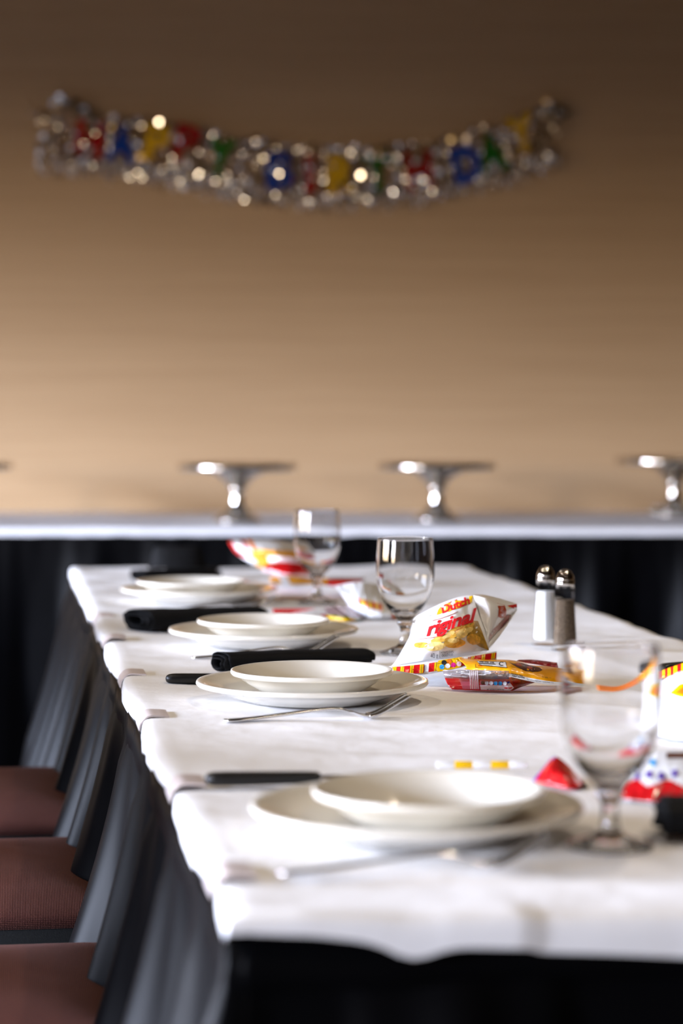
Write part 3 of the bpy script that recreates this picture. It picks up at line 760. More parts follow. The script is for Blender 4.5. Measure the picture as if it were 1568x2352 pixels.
# ---------------------------------------------------------------- printed packs
def cr1(P, t):
    """Catmull-Rom along axis 0 of array P at t in [0,1]"""
    n = len(P)-1; x = min(max(t, 0), 1)*n; i = min(int(x), n-1); f = x-i
    b, c = P[i], P[i+1]; a = P[i-1] if i > 0 else 2*b-c; d = P[i+2] if i+2 <= n else 2*c-b
    return .5*((2*b)+(c-a)*f+(2*a-5*b+4*c-d)*f*f+(3*b-a-3*c+d)*f**3)
class Patch:
    """panel through a grid of 3D control points; rows bottom->top, columns left->right; given as picture ray + distance, kept as true positions"""
    def __init__(s, rows, crop=None, wr=0.0, seed=1.0, wsc=30):
        A = []
        for r in rows:
            q = []
            for (x, y, d) in r:
                if crop: x = crop[0]+x/crop[2]; y = crop[1]+y/crop[2]
                q.append((x, y, d))
            A.append(q)
        s.A = np.array(A, float); s.wr = wr; s.seed = seed; s.wsc = wsc; s.crop = crop
        n = 40; s.g = [(i/n, j/n) for i in range(-4, n+5) for j in range(-4, n+5)]
        s.gp = np.array([s.pix(u, v)[:2] for u, v in s.g])
    def pix(s, u, v):
        uc = min(max(u, 0), 1); vc = min(max(v, 0), 1)
        R = np.array([cr1(s.A[i], uc) for i in range(len(s.A))]); p = cr1(R, vc)
        if u != uc or v != vc:
            h = .02; du = (s.pix(min(uc+h, 1), vc)-s.pix(max(uc-h, 0), vc))/(min(uc+h, 1)-max(uc-h, 0)); dv = (s.pix(uc, min(vc+h, 1))-s.pix(uc, max(vc-h, 0)))/(min(vc+h, 1)-max(vc-h, 0))
            p = p + du*(u-uc) + dv*(v-vc)
        return p
    def P(s, u, v, off=0.0):
        x, y, d = s.pix(u, v)
        if s.wr:
            d = d + s.wr*(noise.noise(Vector((u*s.wsc*.1, v*s.wsc*.1, s.seed)))+.5*noise.noise(Vector((u*s.wsc*.35, v*s.wsc*.12, s.seed+4))))
        return PD(x, y, d - off)
    def inv(s, x, y):
        if s.crop: x = s.crop[0]+x/s.crop[2]; y = s.crop[1]+y/s.crop[2]
        k = int(np.argmin(((s.gp-np.array([x, y]))**2).sum(1))); u, v = s.g[k]
        for _ in range(2):
            h = .01; p = s.pix(u, v)[:2]; du = (s.pix(u+h, v)[:2]-s.pix(u-h, v)[:2])/(2*h); dv = (s.pix(u, v+h)[:2]-s.pix(u, v-h)[:2])/(2*h)
            J = np.array([[du[0], dv[0]], [du[1], dv[1]]])
            try: st_ = np.linalg.solve(J, np.array([x, y])-p)
            except Exception: break
            u = min(max(u+st_[0], -.1), 1.1); v = min(max(v+st_[1], -.1), 1.1)
        return u, v
    def mesh(s, name, mats, fm=None, nu=36, nv=36, parent=None, back=None, thick=.0008):
        """back: function (u,v)->offset Vector giving the rear side; else thin sheet with real thickness"""
        vs = []; fs = []; mi = []; base = [[s.P(i/nu, j/nv) for i in range(nu+1)] for j in range(nv+1)]
        for side in (0, 1):
            for j in range(nv+1):
                for i in range(nu+1):
                    p = base[j][i]
                    if side: p = p + (back(i/nu, j/nv) if back else Vector((0, thick, 0)))
                    vs.append(p)
        n = nu+1; O = n*(nv+1)
        for j in range(nv):
            for i in range(nu):
                a = j*n+i; m_ = fm((i+.5)/nu, (j+.5)/nv) if fm else 0
                fs.append((a, a+1, a+n+1, a+n)); mi.append(m_); fs.append((O+a, O+a+n, O+a+n+1, O+a+1)); mi.append(m_)
        for i in range(nu):
            fs.append((i, O+i, O+i+1, i+1)); mi.append(fm((i+.5)/nu, 0) if fm else 0)
            a = nv*n+i; fs.append((a, a+1, O+a+1, O+a)); mi.append(fm((i+.5)/nu, 1) if fm else 0)
        for j in range(nv):
            a = j*n; fs.append((a, a+n, O+a+n, O+a)); mi.append(fm(0, (j+.5)/nv) if fm else 0)
            a = j*n+nu; fs.append((a, O+a, O+a+n, a+n)); mi.append(fm(1, (j+.5)/nv) if fm else 0)
        o = mk(name, vs, fs, None, parent, True, [M[m] for m in mats], mi)
        return o
    def decal(s, name, polys, m, parent, lift=.0006, cut=None):
        lift += .0009
        """polys: (verts2d, faces) in the same picture coordinates as the control grid, printed on the panel"""
        vs, fs = polys
        b = bmesh.new(); bv = [b.verts.new((x, y, 0)) for x, y in vs]
        for f in fs:
            try: b.faces.new([bv[i] for i in f])
            except Exception: pass
        if cut:
            xs = [v[0] for v in vs]; ys = [v[1] for v in vs]
            for lo, hi, ax in ((min(xs), max(xs), 0), (min(ys), max(ys), 1)):
                q = lo + cut
                while q < hi:
                    co = Vector((q, 0, 0)) if ax == 0 else Vector((0, q, 0)); no = Vector((1, 0, 0)) if ax == 0 else Vector((0, 1, 0))
                    bmesh.ops.bisect_plane(b, geom=b.verts[:]+b.edges[:]+b.faces[:], plane_co=co, plane_no=no); q += cut
        b.verts.ensure_lookup_table(); b.verts.index_update()
        kill = []
        for v in b.verts:
            u_, v_ = s.inv(v.co.x, v.co.y)
            if not (-.005 <= u_ <= 1.005 and -.005 <= v_ <= 1.005): kill.append(v)
            v.co = s.P(min(max(u_, 0), 1), min(max(v_, 0), 1), lift)
        if kill: bmesh.ops.delete(b, geom=kill, context='VERTS')
        me = bpy.data.meshes.new(name); b.to_mesh(me); b.free(); me.materials.append(M[m])
        o = bpy.data.objects.new(name, me); COL.objects.link(o); o.parent = parent; return o
def ell(cx, cy, rx, ry, an=0, n=20, j=0, seed=0):
    r = random.Random(seed); v = [(cx, cy)]
    for i in range(n):
        q = 2*PI*i/n; k_ = 1+r.uniform(-j, j); x = rx*k_*math.cos(q); y = ry*k_*math.sin(q)
        v.append((cx+x*math.cos(an)-y*math.sin(an), cy+x*math.sin(an)+y*math.cos(an)))
    return v, [(0, 1+i, 1+(i+1) % n) for i in range(n)]
def poly(pts): return pts, [tuple(range(len(pts)))]
def merge(*ps):
    V = []; Fc = []
    for v, f in ps:
        n = len(V); V += v; Fc += [tuple(i+n for i in x) for x in f]
    return V, Fc
def txt(s, cx, cy, size, an=0.0, shear=0.0, bold=0.0, sx=1.0, sp=1.0):
    """text laid out in picture coordinates (y down); an = rise angle"""
    vs, fs = text2d(s, 1.0, shear, bold, 0, 'CENTER', sp); out = []
    for v in vs:
        x = v.x*size*sx; y = v.y*size
        out.append((cx + x*math.cos(an) + -y*math.sin(an)*1.0, cy - x*math.sin(an) - y*math.cos(an)))
    return out, fs

# --- sharp chip bag -----------------------------------------------------------
CR = (880, 1340, 3.7333)
bag = thing('chip_bag', PZ(1000, 1550, TZ), 0, 'white potato chip bag in sharp focus with red script lettering, propped up', 'chip bag', 'small bags of potato chips')
def under(o):   # keep world placement when parenting to the bag
    o.matrix_parent_inverse = bag.matrix_basis.inverted() if False else Matrix.Translation(-bag.location); return o
front = Patch([
    [(70, 708, 2.985), (280, 672, 2.962), (480, 640, 2.955), (700, 600, 2.962), (906, 574, 2.985)],
    [(140, 628, 2.990), (320, 580, 2.952), (520, 540, 2.940), (720, 500, 2.952), (893, 485, 2.990)],
    [(225, 500, 3.010), (385, 450, 2.965), (560, 405, 2.952), (725, 372, 2.965), (862, 380, 3.010)],
    [(256, 385, 3.045), (400, 330, 3.005), (545, 272, 2.992), (690, 228, 3.005), (818, 262, 3.035)],
    [(270, 328, 3.085), (400, 248, 3.072), (525, 180, 3.066), (650, 128, 3.062), (770, 103, 3.060)]], CR, wr=.004, seed=2.0, wsc=32)
def reparent(o):
    o.parent = bag; o.matrix_parent_inverse = Matrix.Translation(-Vector(bag.location)); return o
fp = front.mesh('front_panel', ['white'], None, 48, 48); reparent(fp)
def dec(polys, m, patch=front, host=fp, lift=.0006, cut=40, name='print'):
    o = patch.decal(name, polys, m, None, lift, cut); o.parent = host; return o
# logo patch and lettering
dec(poly([(455, 272), (470, 225), (500, 190), (560, 165), (600, 140), (650, 118), (766, 106), (762, 160), (700, 185), (660, 210), (600, 222), (560, 245), (520, 240), (490, 262)]), 'yellow')
dec(txt('Dutch', 616, 188, 90, .34, .15, .035, 1.2, .95), 'inkred', lift=.0010, cut=30)
dec(txt('Old', 585, 145, 50, .40, .15, .03, 1.2), 'red', lift=.0010, cut=30)
dec(txt('riginal', 556, 346, 150, .30, .50, .030, 1.26, .96), 'inkred', lift=.0022, cut=36)
for (x0, y0, x1, y1, b_) in ((420, 318, 640, 240, 6), (300, 475, 560, 425, 10), (560, 425, 730, 335, 12)):
    n = 12; up = []; dn = []
    for i in range(n+1):
        q = i/n; x = x0+(x1-x0)*q; y = y0+(y1-y0)*q + b_*math.sin(q*PI); up.append((x, y)); dn.append((x, y+5))
    dec((up+dn, [(i, i+1, n+2+i, n+1+i) for i in range(n)]), 'rust', lift=.0008)
# picture of potato chips
dec(poly([(700, 350), (760, 318), (812, 322), (850, 420), (902, 560), (905, 573), (830, 545), (760, 500), (700, 430)]), 'chip3', lift=.0006)
for i, (x, y, a_, b_, an_, m_) in enumerate(((620, 415, 90, 38, -.5, 'chip1'), (520, 470, 120, 28, -.25, 'chip1'), (700, 385, 95, 42, -.6, 'chip1'), (560, 440, 60, 20, -.5, 'chip2'), (320, 528, 60, 25, -.05, 'chip1'), (440, 540, 92, 38, -.1, 'chip2'), (610, 512, 92, 42, -.05, 'chip1'), (680, 430, 62, 36, -.6, 'chip2'),
      (775, 480, 60, 46, .3, 'chip1'), (735, 400, 40, 22, -.5, 'chip2'), (600, 490, 50, 20, 0, 'chip2'))):
    dec(ell(x, y, a_, b_, an_, 26, .05, i), m_, lift=.0007+.00008*i)
dec(txt('40 g', 437, 622, 62, .06, 0, -.005, .62), 'black', lift=.0008)
dec(poly([(483, 580), (486, 580), (486, 640), (483, 640)]), 'black', lift=.0008)
dec(txt('POTATO CHIPS', 548, 592, 27, .10, 0, 0, .58), 'black', lift=.0008)
dec(txt('CROUSTILLES', 548, 616, 27, .10, 0, 0, .60), 'black', lift=.0008)
dec(txt('2 TM', 395, 285, 26, .40, 0, 0, .7), 'grey', lift=.0008); dec(txt('www', 375, 318, 24, .40, 0, 0, .9), 'grey', lift=.0008)
# right-hand side of the bag towards its twisted top seal
side = Patch([
    [(906, 574, 2.985), (905, 505, 3.02), (1010, 385, 3.08), (1085, 305, 3.10), (1146, 232, 3.11)],
    [(885, 460, 3.00), (930, 405, 3.015), (1000, 335, 3.06), (1080, 270, 3.09), (1146, 218, 3.11)],
    [(848, 340, 3.02), (920, 285, 3.02), (1000, 255, 3.05), (1080, 225, 3.08), (1146, 203, 3.11)],
    [(806, 225, 3.045), (900, 200, 3.035), (985, 190, 3.055), (1070, 195, 3.085), (1146, 188, 3.11)],
    [(770, 103, 3.060), (870, 122, 3.05), (970, 163, 3.07), (1060, 186, 3.09), (1146, 174, 3.11)]], CR, wr=.003, seed=6.0, wsc=40)
so_ = side.mesh('side_panel', ['white', 'rust', 'red', 'yellow'], lambda u, v: 0, 32, 24); reparent(so_)
dd = lambda p_, m_, l_=.0008: dec(p_, m_, side, so_, l_, 30)
dd(poly([(975, 168), (1040, 185), (1055, 230), (1050, 290), (1010, 300), (985, 285), (990, 220)]), 'rust')
dd(poly([(940, 395), (1010, 330), (1060, 270), (1100, 270), (1060, 330), (960, 430), (895, 503), (915, 440)]), 'darkred')
dd(poly([(1062, 190), (1146, 176), (1146, 234), (1105, 210)]), 'red', .0010)
for x in (1072, 1088): dd(poly([(x, 190), (x+8, 188), (x+10, 206), (x+3, 205)]), 'yellow', .0014)
dd(txt('FREE', 1018, 222, 30, 1.3, 0, 0, .7), 'pink', .0014); dd(txt('TRANS', 1026, 262, 22, 1.3, 0, 0, .7), 'pink', .0014)
dd(txt('SOURCE', 955, 418, 24, .85, 0, 0, .8), 'pink', .0014)
dd(txt('s', 852, 385, 60, 1.4, 0, 0, .8), 'grey', .0014)
# rest of the bag: closes from the front panel's outline back to the seal, belly resting on the cloth
loop = [front.P(i/20, 0) for i in range(21)][::-1] + [front.P(0, i/20) for i in range(1, 21)] + [front.P(i/20, 1) for i in range(1, 21)]
tipb = side.P(1, 0); tipt = side.P(1, 1); n = len(loop); vs = []; fs = []; NS = 16
brow = [side.P(i/NS, 0) for i in range(NS+1)]; trow = [side.P(i/NS, 1) for i in range(NS+1)]
for k_, p in enumerate(loop):
    q = k_/(n-1)
    for j in range(NS+1):
        s_ = j/NS
        if k_ == 0: v = brow[j]
        elif k_ == n-1: v = trow[j]
        else:
            tp_ = tipb.lerp(tipt, q); v = p.lerp(tp_, s_); bl = math.sin(PI*s_**.7)
            wq = math.sin(PI*min(q*1.0, 1))**.7
            dn = max(0, 1-q*2.1); v = v + Vector((-.022*wq*bl*(q > .3), .03*math.sin(PI*q)*bl - .012*dn*bl*wq, -.045*dn*bl*min(1, q*7) + .0*q))
            if q > .62: v = v + Vector((0, .012*bl, .004*bl))
        vs.append(Vector((v[0], v[1], max(v[2], TZ+.002))))
for k_ in range(n-1):
    for j in range(NS): fs.append((k_*(NS+1)+j, k_*(NS+1)+j+1, (k_+1)*(NS+1)+j+1, (k_+1)*(NS+1)+j))
o = mk('back_panel', vs, fs, M['white']); reparent(o)
# striped bottom seal
flap = Patch([
    [(70, 765, 2.955), (200, 782, 2.944), (350, 782, 2.940), (540, 748, 2.938), (700, 712, 2.940), (850, 670, 2.955), (972, 652, 2.975)],
    [(20, 735, 2.975), (180, 738, 2.950), (350, 728, 2.945), (540, 696, 2.943), (700, 665, 2.946), (850, 632, 2.960), (972, 617, 2.980)],
    [(-10, 716, 2.990), (170, 698, 2.960), (350, 676, 2.952), (540, 648, 2.950), (700, 624, 2.952), (850, 600, 2.968), (972, 582, 2.985)]], CR, wr=.0008, seed=9, wsc=100)
fl = flap.mesh('bottom_seal', ['white'], None, 90, 10); reparent(fl)
df = lambda p_, m_, l_=.0006: dec(p_, m_, flap, fl, l_, 24)
def bar(x0, x1, m_, t0=.12, t1=.86, l_=.0006, sk=6):
    def yy(x, t): # height within the flap at picture x
        lo = np.interp(x, [70, 200, 350, 540, 700, 850, 972], [765, 782, 782, 748, 712, 670, 652]); hi = np.interp(x, [70, 170, 350, 540, 700, 850, 972], [708, 698, 676, 648, 624, 600, 582]); return lo+(hi-lo)*t
    N = 6; up = [(x0+(x1-x0)*i/N, yy(x0+(x1-x0)*i/N, t1)) for i in range(N+1)]; dn = [(x0-sk+(x1-x0)*i/N, yy(x0+(x1-x0)*i/N, t0)) for i in range(N+1)]
    df((up+dn, [(i, i+1, N+2+i, N+1+i) for i in range(N)]), m_, l_)
bar(78, 352, 'red'); bar(392, 740, 'red'); bar(745, 970, 'red')
for x0 in (84, 150, 232, 315, 440, 755, 845, 930):
    bar(x0, x0+30, 'yellow', l_=.0010); bar(x0+14, x0+17, 'black', l_=.0013)
bar(470, 672, 'yellow', .02, .98, .0011)
for i, (x, y, m_) in enumerate(((520, 678, 'black'), (565, 668, 'orange'), (612, 656, 'yellow'), (502, 716, 'cyan'), (552, 708, 'white'), (600, 700, 'magenta'), (648, 690, 'pink'), (708, 628, 'white'))):
    df(ell(x, y, 21, 21), m_, .0018+.0001*i); 
for x, y in ((520, 678), (612, 656)): df(poly([(x-55, y+8), (x+50, y-6), (x+50, y-3), (x-55, y+11)]), 'black', .0015)
for x0 in (20, 120, 250, 380):
    df(poly([(x0, 712-x0*.1), (x0+90, 702-x0*.1), (x0+90, 704-x0*.1), (x0, 714-x0*.1)]), 'red', .0014)

# --- generic closed pouch from a panel ---------------------------------------
def pouch(name, rows, mats, fm, label, cat, group, crop=None, thick=.02, wr=.003, seed=1, nu=40, nv=20, sag=.5, dd=0):
    rows = [[(x, y, d+dd) for x, y, d in r] for r in rows]
    p = Patch(rows, crop, wr, seed, 45)
    def back(u, v):
        e = (math.sin(PI*min(max(u, 0), 1))**.5)*(math.sin(PI*min(max(v, 0), 1))**.5); return Vector((0, thick*e + .0006, -thick*sag*e))
    c = p.P(.5, 0); r = thing(name, (c.x, c.y+thick*.5, TZ+.001), 0, label, cat, group)
    o = p.mesh('wrapper', mats, fm, nu, nv, back=back)
    for v in o.data.vertices: v.co.z = max(v.co.z, TZ+.0022)
    o.parent = r; o.matrix_parent_inverse = Matrix.Translation(-Vector(r.location))
    return p, o, r
# yellow peanut chocolate pouch lying on the red candy tray
yp, yo, yr = pouch('candy_pouch', [
    [(690, 735, 2.930), (830, 752, 2.918), (1075, 798, 2.905), (1250, 838, 2.905), (1420, 868, 2.91), (1600, 880, 2.93)],
    [(712, 722, 2.935), (850, 735, 2.914), (1080, 765, 2.900), (1250, 800, 2.900), (1420, 830, 2.905), (1600, 845, 2.93)],
    [(690, 690, 2.945), (850, 700, 2.925), (1080, 715, 2.91), (1250, 745, 2.91), (1420, 775, 2.92), (1600, 800, 2.94)],
    [(650, 655, 2.965), (850, 665, 2.955), (1080, 672, 2.950), (1250, 700, 2.950), (1420, 730, 2.955), (1600, 765, 2.96)],
    [(640, 632, 2.980), (850, 652, 2.980), (1080, 656, 2.985), (1250, 686, 2.985), (1420, 712, 2.985), (1600, 740, 2.98)]],
    ['amber', 'white'], lambda u, v: 1 if v < .2 and u > .38 else 0, 'yellow candy pouch with brown sweets printed on it, in front of the chip bag', 'candy pouch', None, CR, .007, .003, 3, 80, 30, dd=-.030)
dy = lambda p_, m_, l_=.0007: dec(p_, m_, yp, yo, l_, 30)
dy(poly([(1055, 660), (1110, 663), (1180, 680), (1250, 700), (1340, 722), (1365, 742), (1330, 755), (1230, 752), (1150, 720), (1100, 690)]), 'brown')
for i, (x, y) in enumerate(((1210, 712), (1255, 722), (1300, 738), (1160, 695), (1275, 745))): dy(ell(x, y, 26, 12, .25, 16), 'rust' if i % 2 else 'brown', .0010+.0001*i); dy(ell(x-4, y-4, 5, 2.5, 0, 10), 'pink', .0017)
dy(poly([(800, 664), (1050, 672), (1062, 724), (830, 700)]), 'black', .0009); dy(poly([(804, 667), (1046, 675), (1057, 720), (833, 697)]), 'white', .0012)
for x, y in ((840, 674), (885, 677), (930, 679)): dy(txt('XHWMB', x, y, 17, -.04, 0, .04, .55), 'black', .0016)
dy(poly([(812, 682), (960, 688), (964, 696), (830, 690)]), 'black', .0016); dy(txt('a for collection', 905, 705, 17, -.08, 0, 0, .7), 'black', .0016)
dy(txt('C', 1008, 690, 46, -.1, 0, .02, 1.2), 'black', .0016)
for x, y, w_, h_ in ((788, 690, 3, 30), (788, 718, 60, 3)): dy(poly([(x, y), (x+w_, y+1), (x+w_, y+h_), (x, y+h_)]), 'black')
dy(ell(820, 704, 6, 4), 'red', .001); dy(ell(838, 706, 6, 4), 'red', .001)
dy(txt('Nutrition Facts', 1145, 783, 22, -.17, 0, .02, .75), 'black', .0010); dy(txt('Valeur nutritive', 1155, 800, 24, -.17, 0, .03, .75), 'black', .0010)
dy(txt('Per 1 pouch (18 g) / pour 1 sachet', 1315, 835, 16, -.14, 0, 0, .75), 'black', .0010)
dy(txt('Fat / Lipides   8 %', 1400, 805, 16, -.14, 0, 0, .7), 'black', .0010); dy(txt('Sodium  17 %', 1430, 850, 15, -.1, 0, 0, .7), 'black', .0010)
# red pouch behind it
pouch('candy_pouch', [
    [(1130, 690, 3.02), (1300, 720, 3.01), (1500, 760, 3.02)], [(1140, 668, 3.03), (1300, 690, 3.02), (1500, 722, 3.03)], [(1160, 655, 3.04), (1300, 655, 3.045), (1490, 680, 3.05)]],
    ['darkred', 'film'], lambda u, v: 0, 'dark red shiny pouch behind the yellow candy pouch', 'candy pouch', None, CR, .015, .006, 4)
# red candy tray with clear film top
rp2, ro, rr_ = pouch('candy_pouch', [
    [(585, 908, 2.912), (720, 920, 2.905), (850, 920, 2.900), (1000, 925, 2.898), (1085, 926, 2.898), (1180, 890, 2.915), (1300, 850, 2.95)],
    [(560, 880, 2.918), (700, 885, 2.905), (850, 888, 2.898), (1000, 890, 2.895), (1095, 892, 2.895), (1190, 862, 2.915), (1300, 838, 2.95)],
    [(540, 845, 2.925), (700, 850, 2.912), (850, 852, 2.905), (1000, 848, 2.902), (1088, 845, 2.902), (1180, 828, 2.92), (1290, 815, 2.95)],
    [(526, 806, 2.935), (700, 812, 2.930), (850, 815, 2.925), (1000, 812, 2.922), (1080, 806, 2.922), (1170, 800, 2.935), (1280, 796, 2.96)]],
    ['red', 'pink', 'darkred'], lambda u, v: 2 if u > .70 else 0,
    'flat red candy pouch with a clear end seal and a row of coloured dots', 'candy pouch', None, CR, .012, .0012, 5, 70, 24, .2, dd=-.014)
dr = lambda p_, m_, l_=.0007: dec(p_, m_, rp2, ro, l_, 30)
dr(poly([(650, 815), (812, 815), (825, 908), (680, 905)]), 'rose', .0005)
dr(poly([(828, 872), (1040, 872), (1085, 850), (1120, 895), (1085, 922), (835, 912)]), 'pink')
dr(poly([(828, 830), (1062, 828), (1064, 872), (830, 872)]), 'rose', .0008)
for i, (x, m_) in enumerate(zip((852, 887, 924, 962, 1002, 1042), ('brown', 'grey', 'white', 'cyan', 'cyan', 'white'))): dr(ell(x, 853+i, 17, 17), m_, .0012+.0001*i)
dr(poly([(1060, 845), (1085, 835), (1083, 852), (1064, 862)]), 'blue', .0014)
dr(txt('NET WT FRUIT CHEWS 15 g', 960, 910, 13, 0, 0, .02, .9), 'black', .0012)
dr(ell(1145, 838, 30, 16, .1, 14, .2), 'red', .0012)
flm = Patch([
    [(524, 812, 2.908), (700, 822, 2.902), (850, 826, 2.898), (980, 826, 2.893), (1076, 824, 2.893)],
    [(516, 775, 2.912), (700, 783, 2.890), (850, 786, 2.878), (980, 786, 2.870), (1076, 785, 2.870)],
    [(508, 742, 2.918), (700, 742, 2.898), (850, 744, 2.883), (980, 748, 2.868), (1076, 750, 2.868)]], CR, wr=.004, seed=11, wsc=70)
o = flm.mesh('clear_seal', ['film'], None, 60, 14, thick=.0006); o.parent = ro.parent; o.matrix_parent_inverse = Matrix.Translation(-Vector(ro.parent.location))
for k_ in range(5):
    x = 745+k_*16; q = Patch([[(x, 905, 2.876), (x+8, 905, 2.876)], [(x-5, 750, 2.880), (x+3, 750, 2.880)]], CR); o2 = q.mesh('seal_rib', ['pink'], None, 1, 8, thick=.001); o2.parent = o.parent; o2.matrix_parent_inverse = o.matrix_parent_inverse

# --- bags further down the table ------------------------------------------------
STR = lambda u, n, w_=.45: (u*n) % 1 < w_
pouch('chip_bag', [
    [(812, 1408, 3.86), (840, 1432, 3.84), (880, 1436, 3.84), (930, 1440, 3.86)],
    [(800, 1385, 3.85), (840, 1402, 3.82), (885, 1412, 3.82), (928, 1418, 3.85)],
    [(785, 1365, 3.87), (835, 1372, 3.84), (885, 1384, 3.85), (922, 1398, 3.88)],
    [(770, 1345, 3.92), (830, 1336, 3.92), (880, 1350, 3.93), (905, 1372, 3.93)]],
    ['white', 'red', 'yellow', 'blue'], lambda u, v: (1 if STR(u, 9) else 2) if (.42 < v < .62 and u > .22 and u < .62) or (.15 < v < .5 and u > .78) else 0,
    'white chip bag with red and yellow stripes between the two goblets', 'chip bag', 'small bags of potato chips', None, .04, .006, 12, 60, 36)
pouch('candy_pouch', [
    [(758, 1430, 3.80), (800, 1440, 3.78), (838, 1440, 3.80)], [(750, 1412, 3.82), (795, 1418, 3.79), (835, 1422, 3.82)], [(745, 1395, 3.87), (790, 1392, 3.86), (830, 1398, 3.88)]],
    ['brown', 'yellow', 'green', 'pink'], lambda u, v: 1 if v < .45 and u < .8 else (2 if v < .5 else (3 if STR(u*1.3+v, 3, .3) else 0)),
    'brown and yellow candy pouch behind the third pair of plates', 'candy pouch', None, None, .015, .003, 13)
pouch('candy_pouch', [
    [(640, 1422, 3.83), (690, 1430, 3.80), (755, 1420, 3.83)], [(655, 1412, 3.86), (700, 1412, 3.84), (752, 1408, 3.86)], [(700, 1402, 3.90), (725, 1398, 3.90), (748, 1398, 3.90)]],
    ['white', 'red'], lambda u, v: 1 if u > .85 and v < .4 else 0, 'crumpled white wrapper beside the red straw', 'wrapper', None, None, .012, .004, 14)
def straw(pxa, pya, pxb, pyb, r_, cols, label, z=TZ+.004):
    a = PZ(pxa, pya, z+r_); b = PZ(pxb, pyb, z+r_); root = thing('candy_straw', a.lerp(b, .5), 0, label, 'candy straw')
    n = len(cols)
    for i, c in enumerate(cols):
        p0 = a.lerp(b, i/n)-root.location; p1 = a.lerp(b, (i+1)/n)-root.location
        o = MB().tube([p0, p0.lerp(p1, .02), p0.lerp(p1, .98), p1], [r_*.97, r_, r_, r_*.97], 14).build('stripe', M[c], root)
straw(627, 1404, 745, 1403, .004, ['red'], 'plain red candy straw lying behind the third pair of plates')
straw(1002, 1757, 1210, 1757, .0038, ['white', 'yellow', 'white', 'yellow', 'white'], 'yellow and white striped candy straw behind the nearest plates')
# far heap
pouch('chip_bag', [
    [(560, 1275, 4.50), (610, 1300, 4.45), (660, 1310, 4.45), (720, 1312, 4.50)],
    [(536, 1262, 4.50), (600, 1280, 4.44), (660, 1288, 4.43), (720, 1290, 4.48)],
    [(528, 1252, 4.52), (590, 1258, 4.45), (650, 1260, 4.45), (710, 1265, 4.50)],
    [(524, 1243, 4.55), (580, 1240, 4.53), (640, 1242, 4.53), (700, 1250, 4.55)]],
    ['white', 'red', 'amber', 'yellow', 'orange'], lambda u, v: 1 if u < .05 or (.16 < u < .22 and v > .4) else (2 if (.20 < u < .42 and v < .45) or (.3 < u < .9 and .45 < v < .6) else (4 if .25 < u < .32 else 0)),
    'white and orange chip bag leaning at the far end of the table', 'chip bag', 'small bags of potato chips', None, .05, .008, 15, 60, 36)
pouch('candy_pouch', [
    [(600, 1312, 4.36), (660, 1325, 4.34), (722, 1322, 4.36)], [(612, 1296, 4.38), (660, 1308, 4.35), (720, 1310, 4.38)], [(630, 1288, 4.42), (670, 1280, 4.41), (715, 1290, 4.42)]],
    ['red', 'pink'], lambda u, v: 1 if v < .22 or v > .82 else 0, 'red candy pouch in front of the farthest chip bag', 'candy pouch', None, None, .02, .004, 16)
pouch('candy_pouch', [
    [(625, 1342, 4.22), (670, 1346, 4.20), (722, 1344, 4.22)], [(620, 1334, 4.25), (670, 1336, 4.23), (722, 1336, 4.25)], [(618, 1326, 4.30), (660, 1322, 4.30), (725, 1330, 4.30)]],
    ['amber', 'white'], lambda u, v: 1 if .25 < u < .45 or v < .2 else 0, 'orange candy pouch left of the farthest goblet stem', 'candy pouch', None, None, .01, .003, 17)
pouch('candy_pouch', [
    [(738, 1344, 4.26), (780, 1346, 4.25), (832, 1342, 4.27)], [(738, 1336, 4.28), (780, 1337, 4.27), (832, 1335, 4.29)], [(742, 1328, 4.32), (780, 1326, 4.32), (840, 1328, 4.33)]],
    ['red', 'amber', 'brown'], lambda u, v: 1 if u < .15 else (2 if v > .75 else 0), 'flat red candy pouch right of the farthest goblet stem', 'candy pouch', None, None, .01, .003, 18)
pouch('candy_pouch', [
    [(845, 1366, 4.12), (882, 1368, 4.12)], [(842, 1356, 4.14), (884, 1357, 4.14)], [(846, 1346, 4.18), (880, 1344, 4.18)]],
    ['rust', 'pink'], lambda u, v: 1 if v > .7 else 0, 'small brown packet behind the focused goblet', 'packet', None, None, .01, .003, 19)

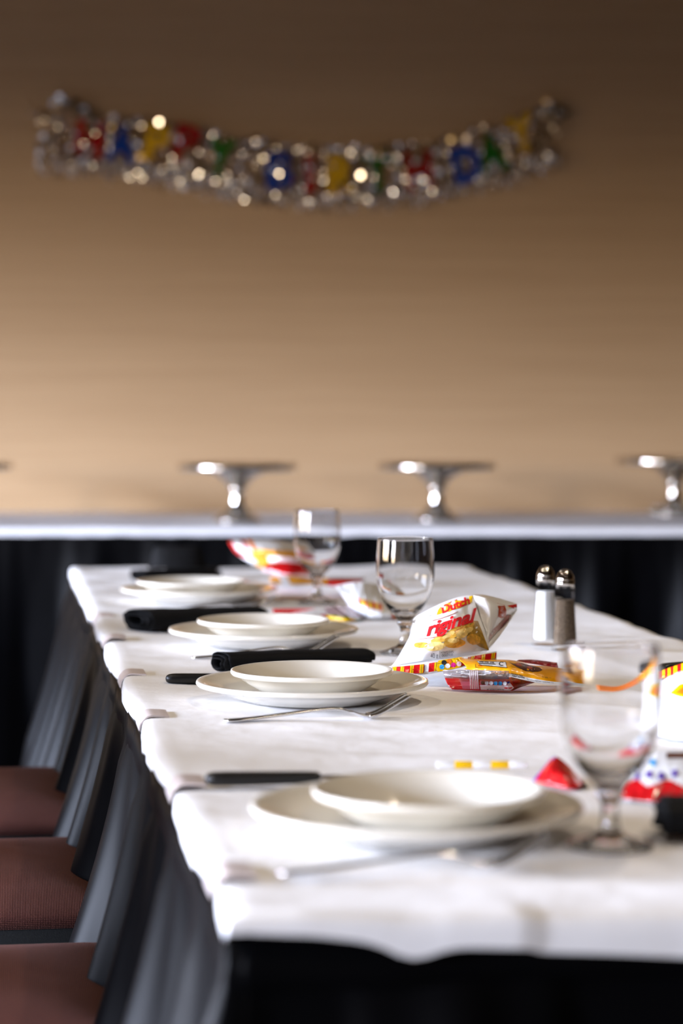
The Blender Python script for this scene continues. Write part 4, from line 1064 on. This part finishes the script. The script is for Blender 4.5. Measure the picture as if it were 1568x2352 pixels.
# --- near right heap ---------------------------------------------------------------
pouch('candy_pouch', [
    [(1218, 1800, 2.20), (1262, 1820, 2.18), (1310, 1838, 2.17), (1352, 1845, 2.17)],
    [(1226, 1788, 2.20), (1262, 1796, 2.175), (1310, 1812, 2.16), (1350, 1828, 2.17)],
    [(1240, 1772, 2.21), (1265, 1766, 2.19), (1305, 1785, 2.17), (1345, 1812, 2.18)],
    [(1262, 1745, 2.24), (1278, 1738, 2.235), (1305, 1758, 2.22), (1338, 1795, 2.21)]],
    ['red', 'grey', 'purple'], lambda u, v: 1 if v < .16 else (2 if u < .04 or (v > .95 and u < .3) else 0), 'glossy red candy pouch left of the nearest goblet stem', 'candy pouch', None, None, .03, .005, 20)
pp, po, pr_ = pouch('candy_pouch', [
    [(1425, 1842, 2.10), (1480, 1850, 2.09), (1560, 1855, 2.08), (1680, 1860, 2.08)],
    [(1425, 1828, 2.11), (1480, 1834, 2.09), (1560, 1838, 2.08), (1680, 1842, 2.08)],
    [(1440, 1800, 2.13), (1490, 1800, 2.11), (1560, 1806, 2.10), (1680, 1806, 2.10)],
    [(1462, 1772, 2.16), (1500, 1765, 2.15), (1560, 1762, 2.14), (1680, 1765, 2.14)],
    [(1480, 1745, 2.22), (1510, 1728, 2.22), (1565, 1722, 2.22), (1680, 1725, 2.22)]],
    ['white', 'red', 'brown'], lambda u, v: 0 if v < .18 else (1 if v < .52 + .06*math.sin(u*14) else 0), 'red and white candy pouch with purple print right of the nearest goblet stem', 'candy pouch', None, None, .04, .004, 21, 60, 40)
for i, (x, y, m_) in enumerate(((1462, 1782, 'purple'), (1490, 1778, 'purple'), (1518, 1782, 'purple'), (1548, 1776, 'purple'), (1500, 1752, 'cyan'), (1580, 1760, 'purple'))): dec(ell(x, y, 8, 9, 0, 12, .3, i), m_, pp, po, .001+.0001*i, None)
dec(poly([(1530, 1728), (1600, 1728), (1600, 1742), (1530, 1742)]), 'brown', pp, po, .001, 20)
cb, cbo, cbr = pouch('chip_bag', [
    [(1512, 1690, 2.50), (1560, 1700, 2.46), (1640, 1700, 2.44), (1760, 1690, 2.46)],
    [(1512, 1640, 2.52), (1560, 1645, 2.46), (1640, 1640, 2.43), (1760, 1630, 2.46)],
    [(1514, 1595, 2.55), (1560, 1590, 2.49), (1640, 1580, 2.46), (1760, 1565, 2.48)],
    [(1516, 1556, 2.60), (1560, 1540, 2.57), (1640, 1515, 2.55), (1760, 1490, 2.55)]],
    ['white'], None, 'white chip bag cut off by the right edge of the photo', 'chip bag', 'small bags of potato chips', None, .06, .006, 22, 50, 40)
dec(poly([(1538, 1592), (1560, 1572), (1640, 1560), (1640, 1605), (1560, 1600)]), 'yellow', cb, cbo, .001, 12)
dec(poly([(1552, 1590), (1566, 1580), (1640, 1568), (1640, 1596), (1566, 1594)]), 'orange', cb, cbo, .0018, 12)
sp_ = Patch([[(1365, 1586, 2.56), (1420, 1588, 2.565), (1470, 1576, 2.575), (1515, 1560, 2.585), (1560, 1546, 2.56), (1640, 1522, 2.54)], [(1360, 1572, 2.57), (1420, 1576, 2.575), (1470, 1562, 2.585), (1515, 1542, 2.595), (1560, 1526, 2.57), (1640, 1500, 2.55)]])
o = sp_.mesh('striped_seal', ['red', 'yellow', 'orange'], lambda u, v: 2 if u < .5 else (1 if (u*16) % 1 < .4 else 0), 64, 4)
for v in o.data.vertices: v.co.z = max(v.co.z, TZ+.002)
o.parent = cbr; o.matrix_parent_inverse = Matrix.Translation(-Vector(cbr.location))
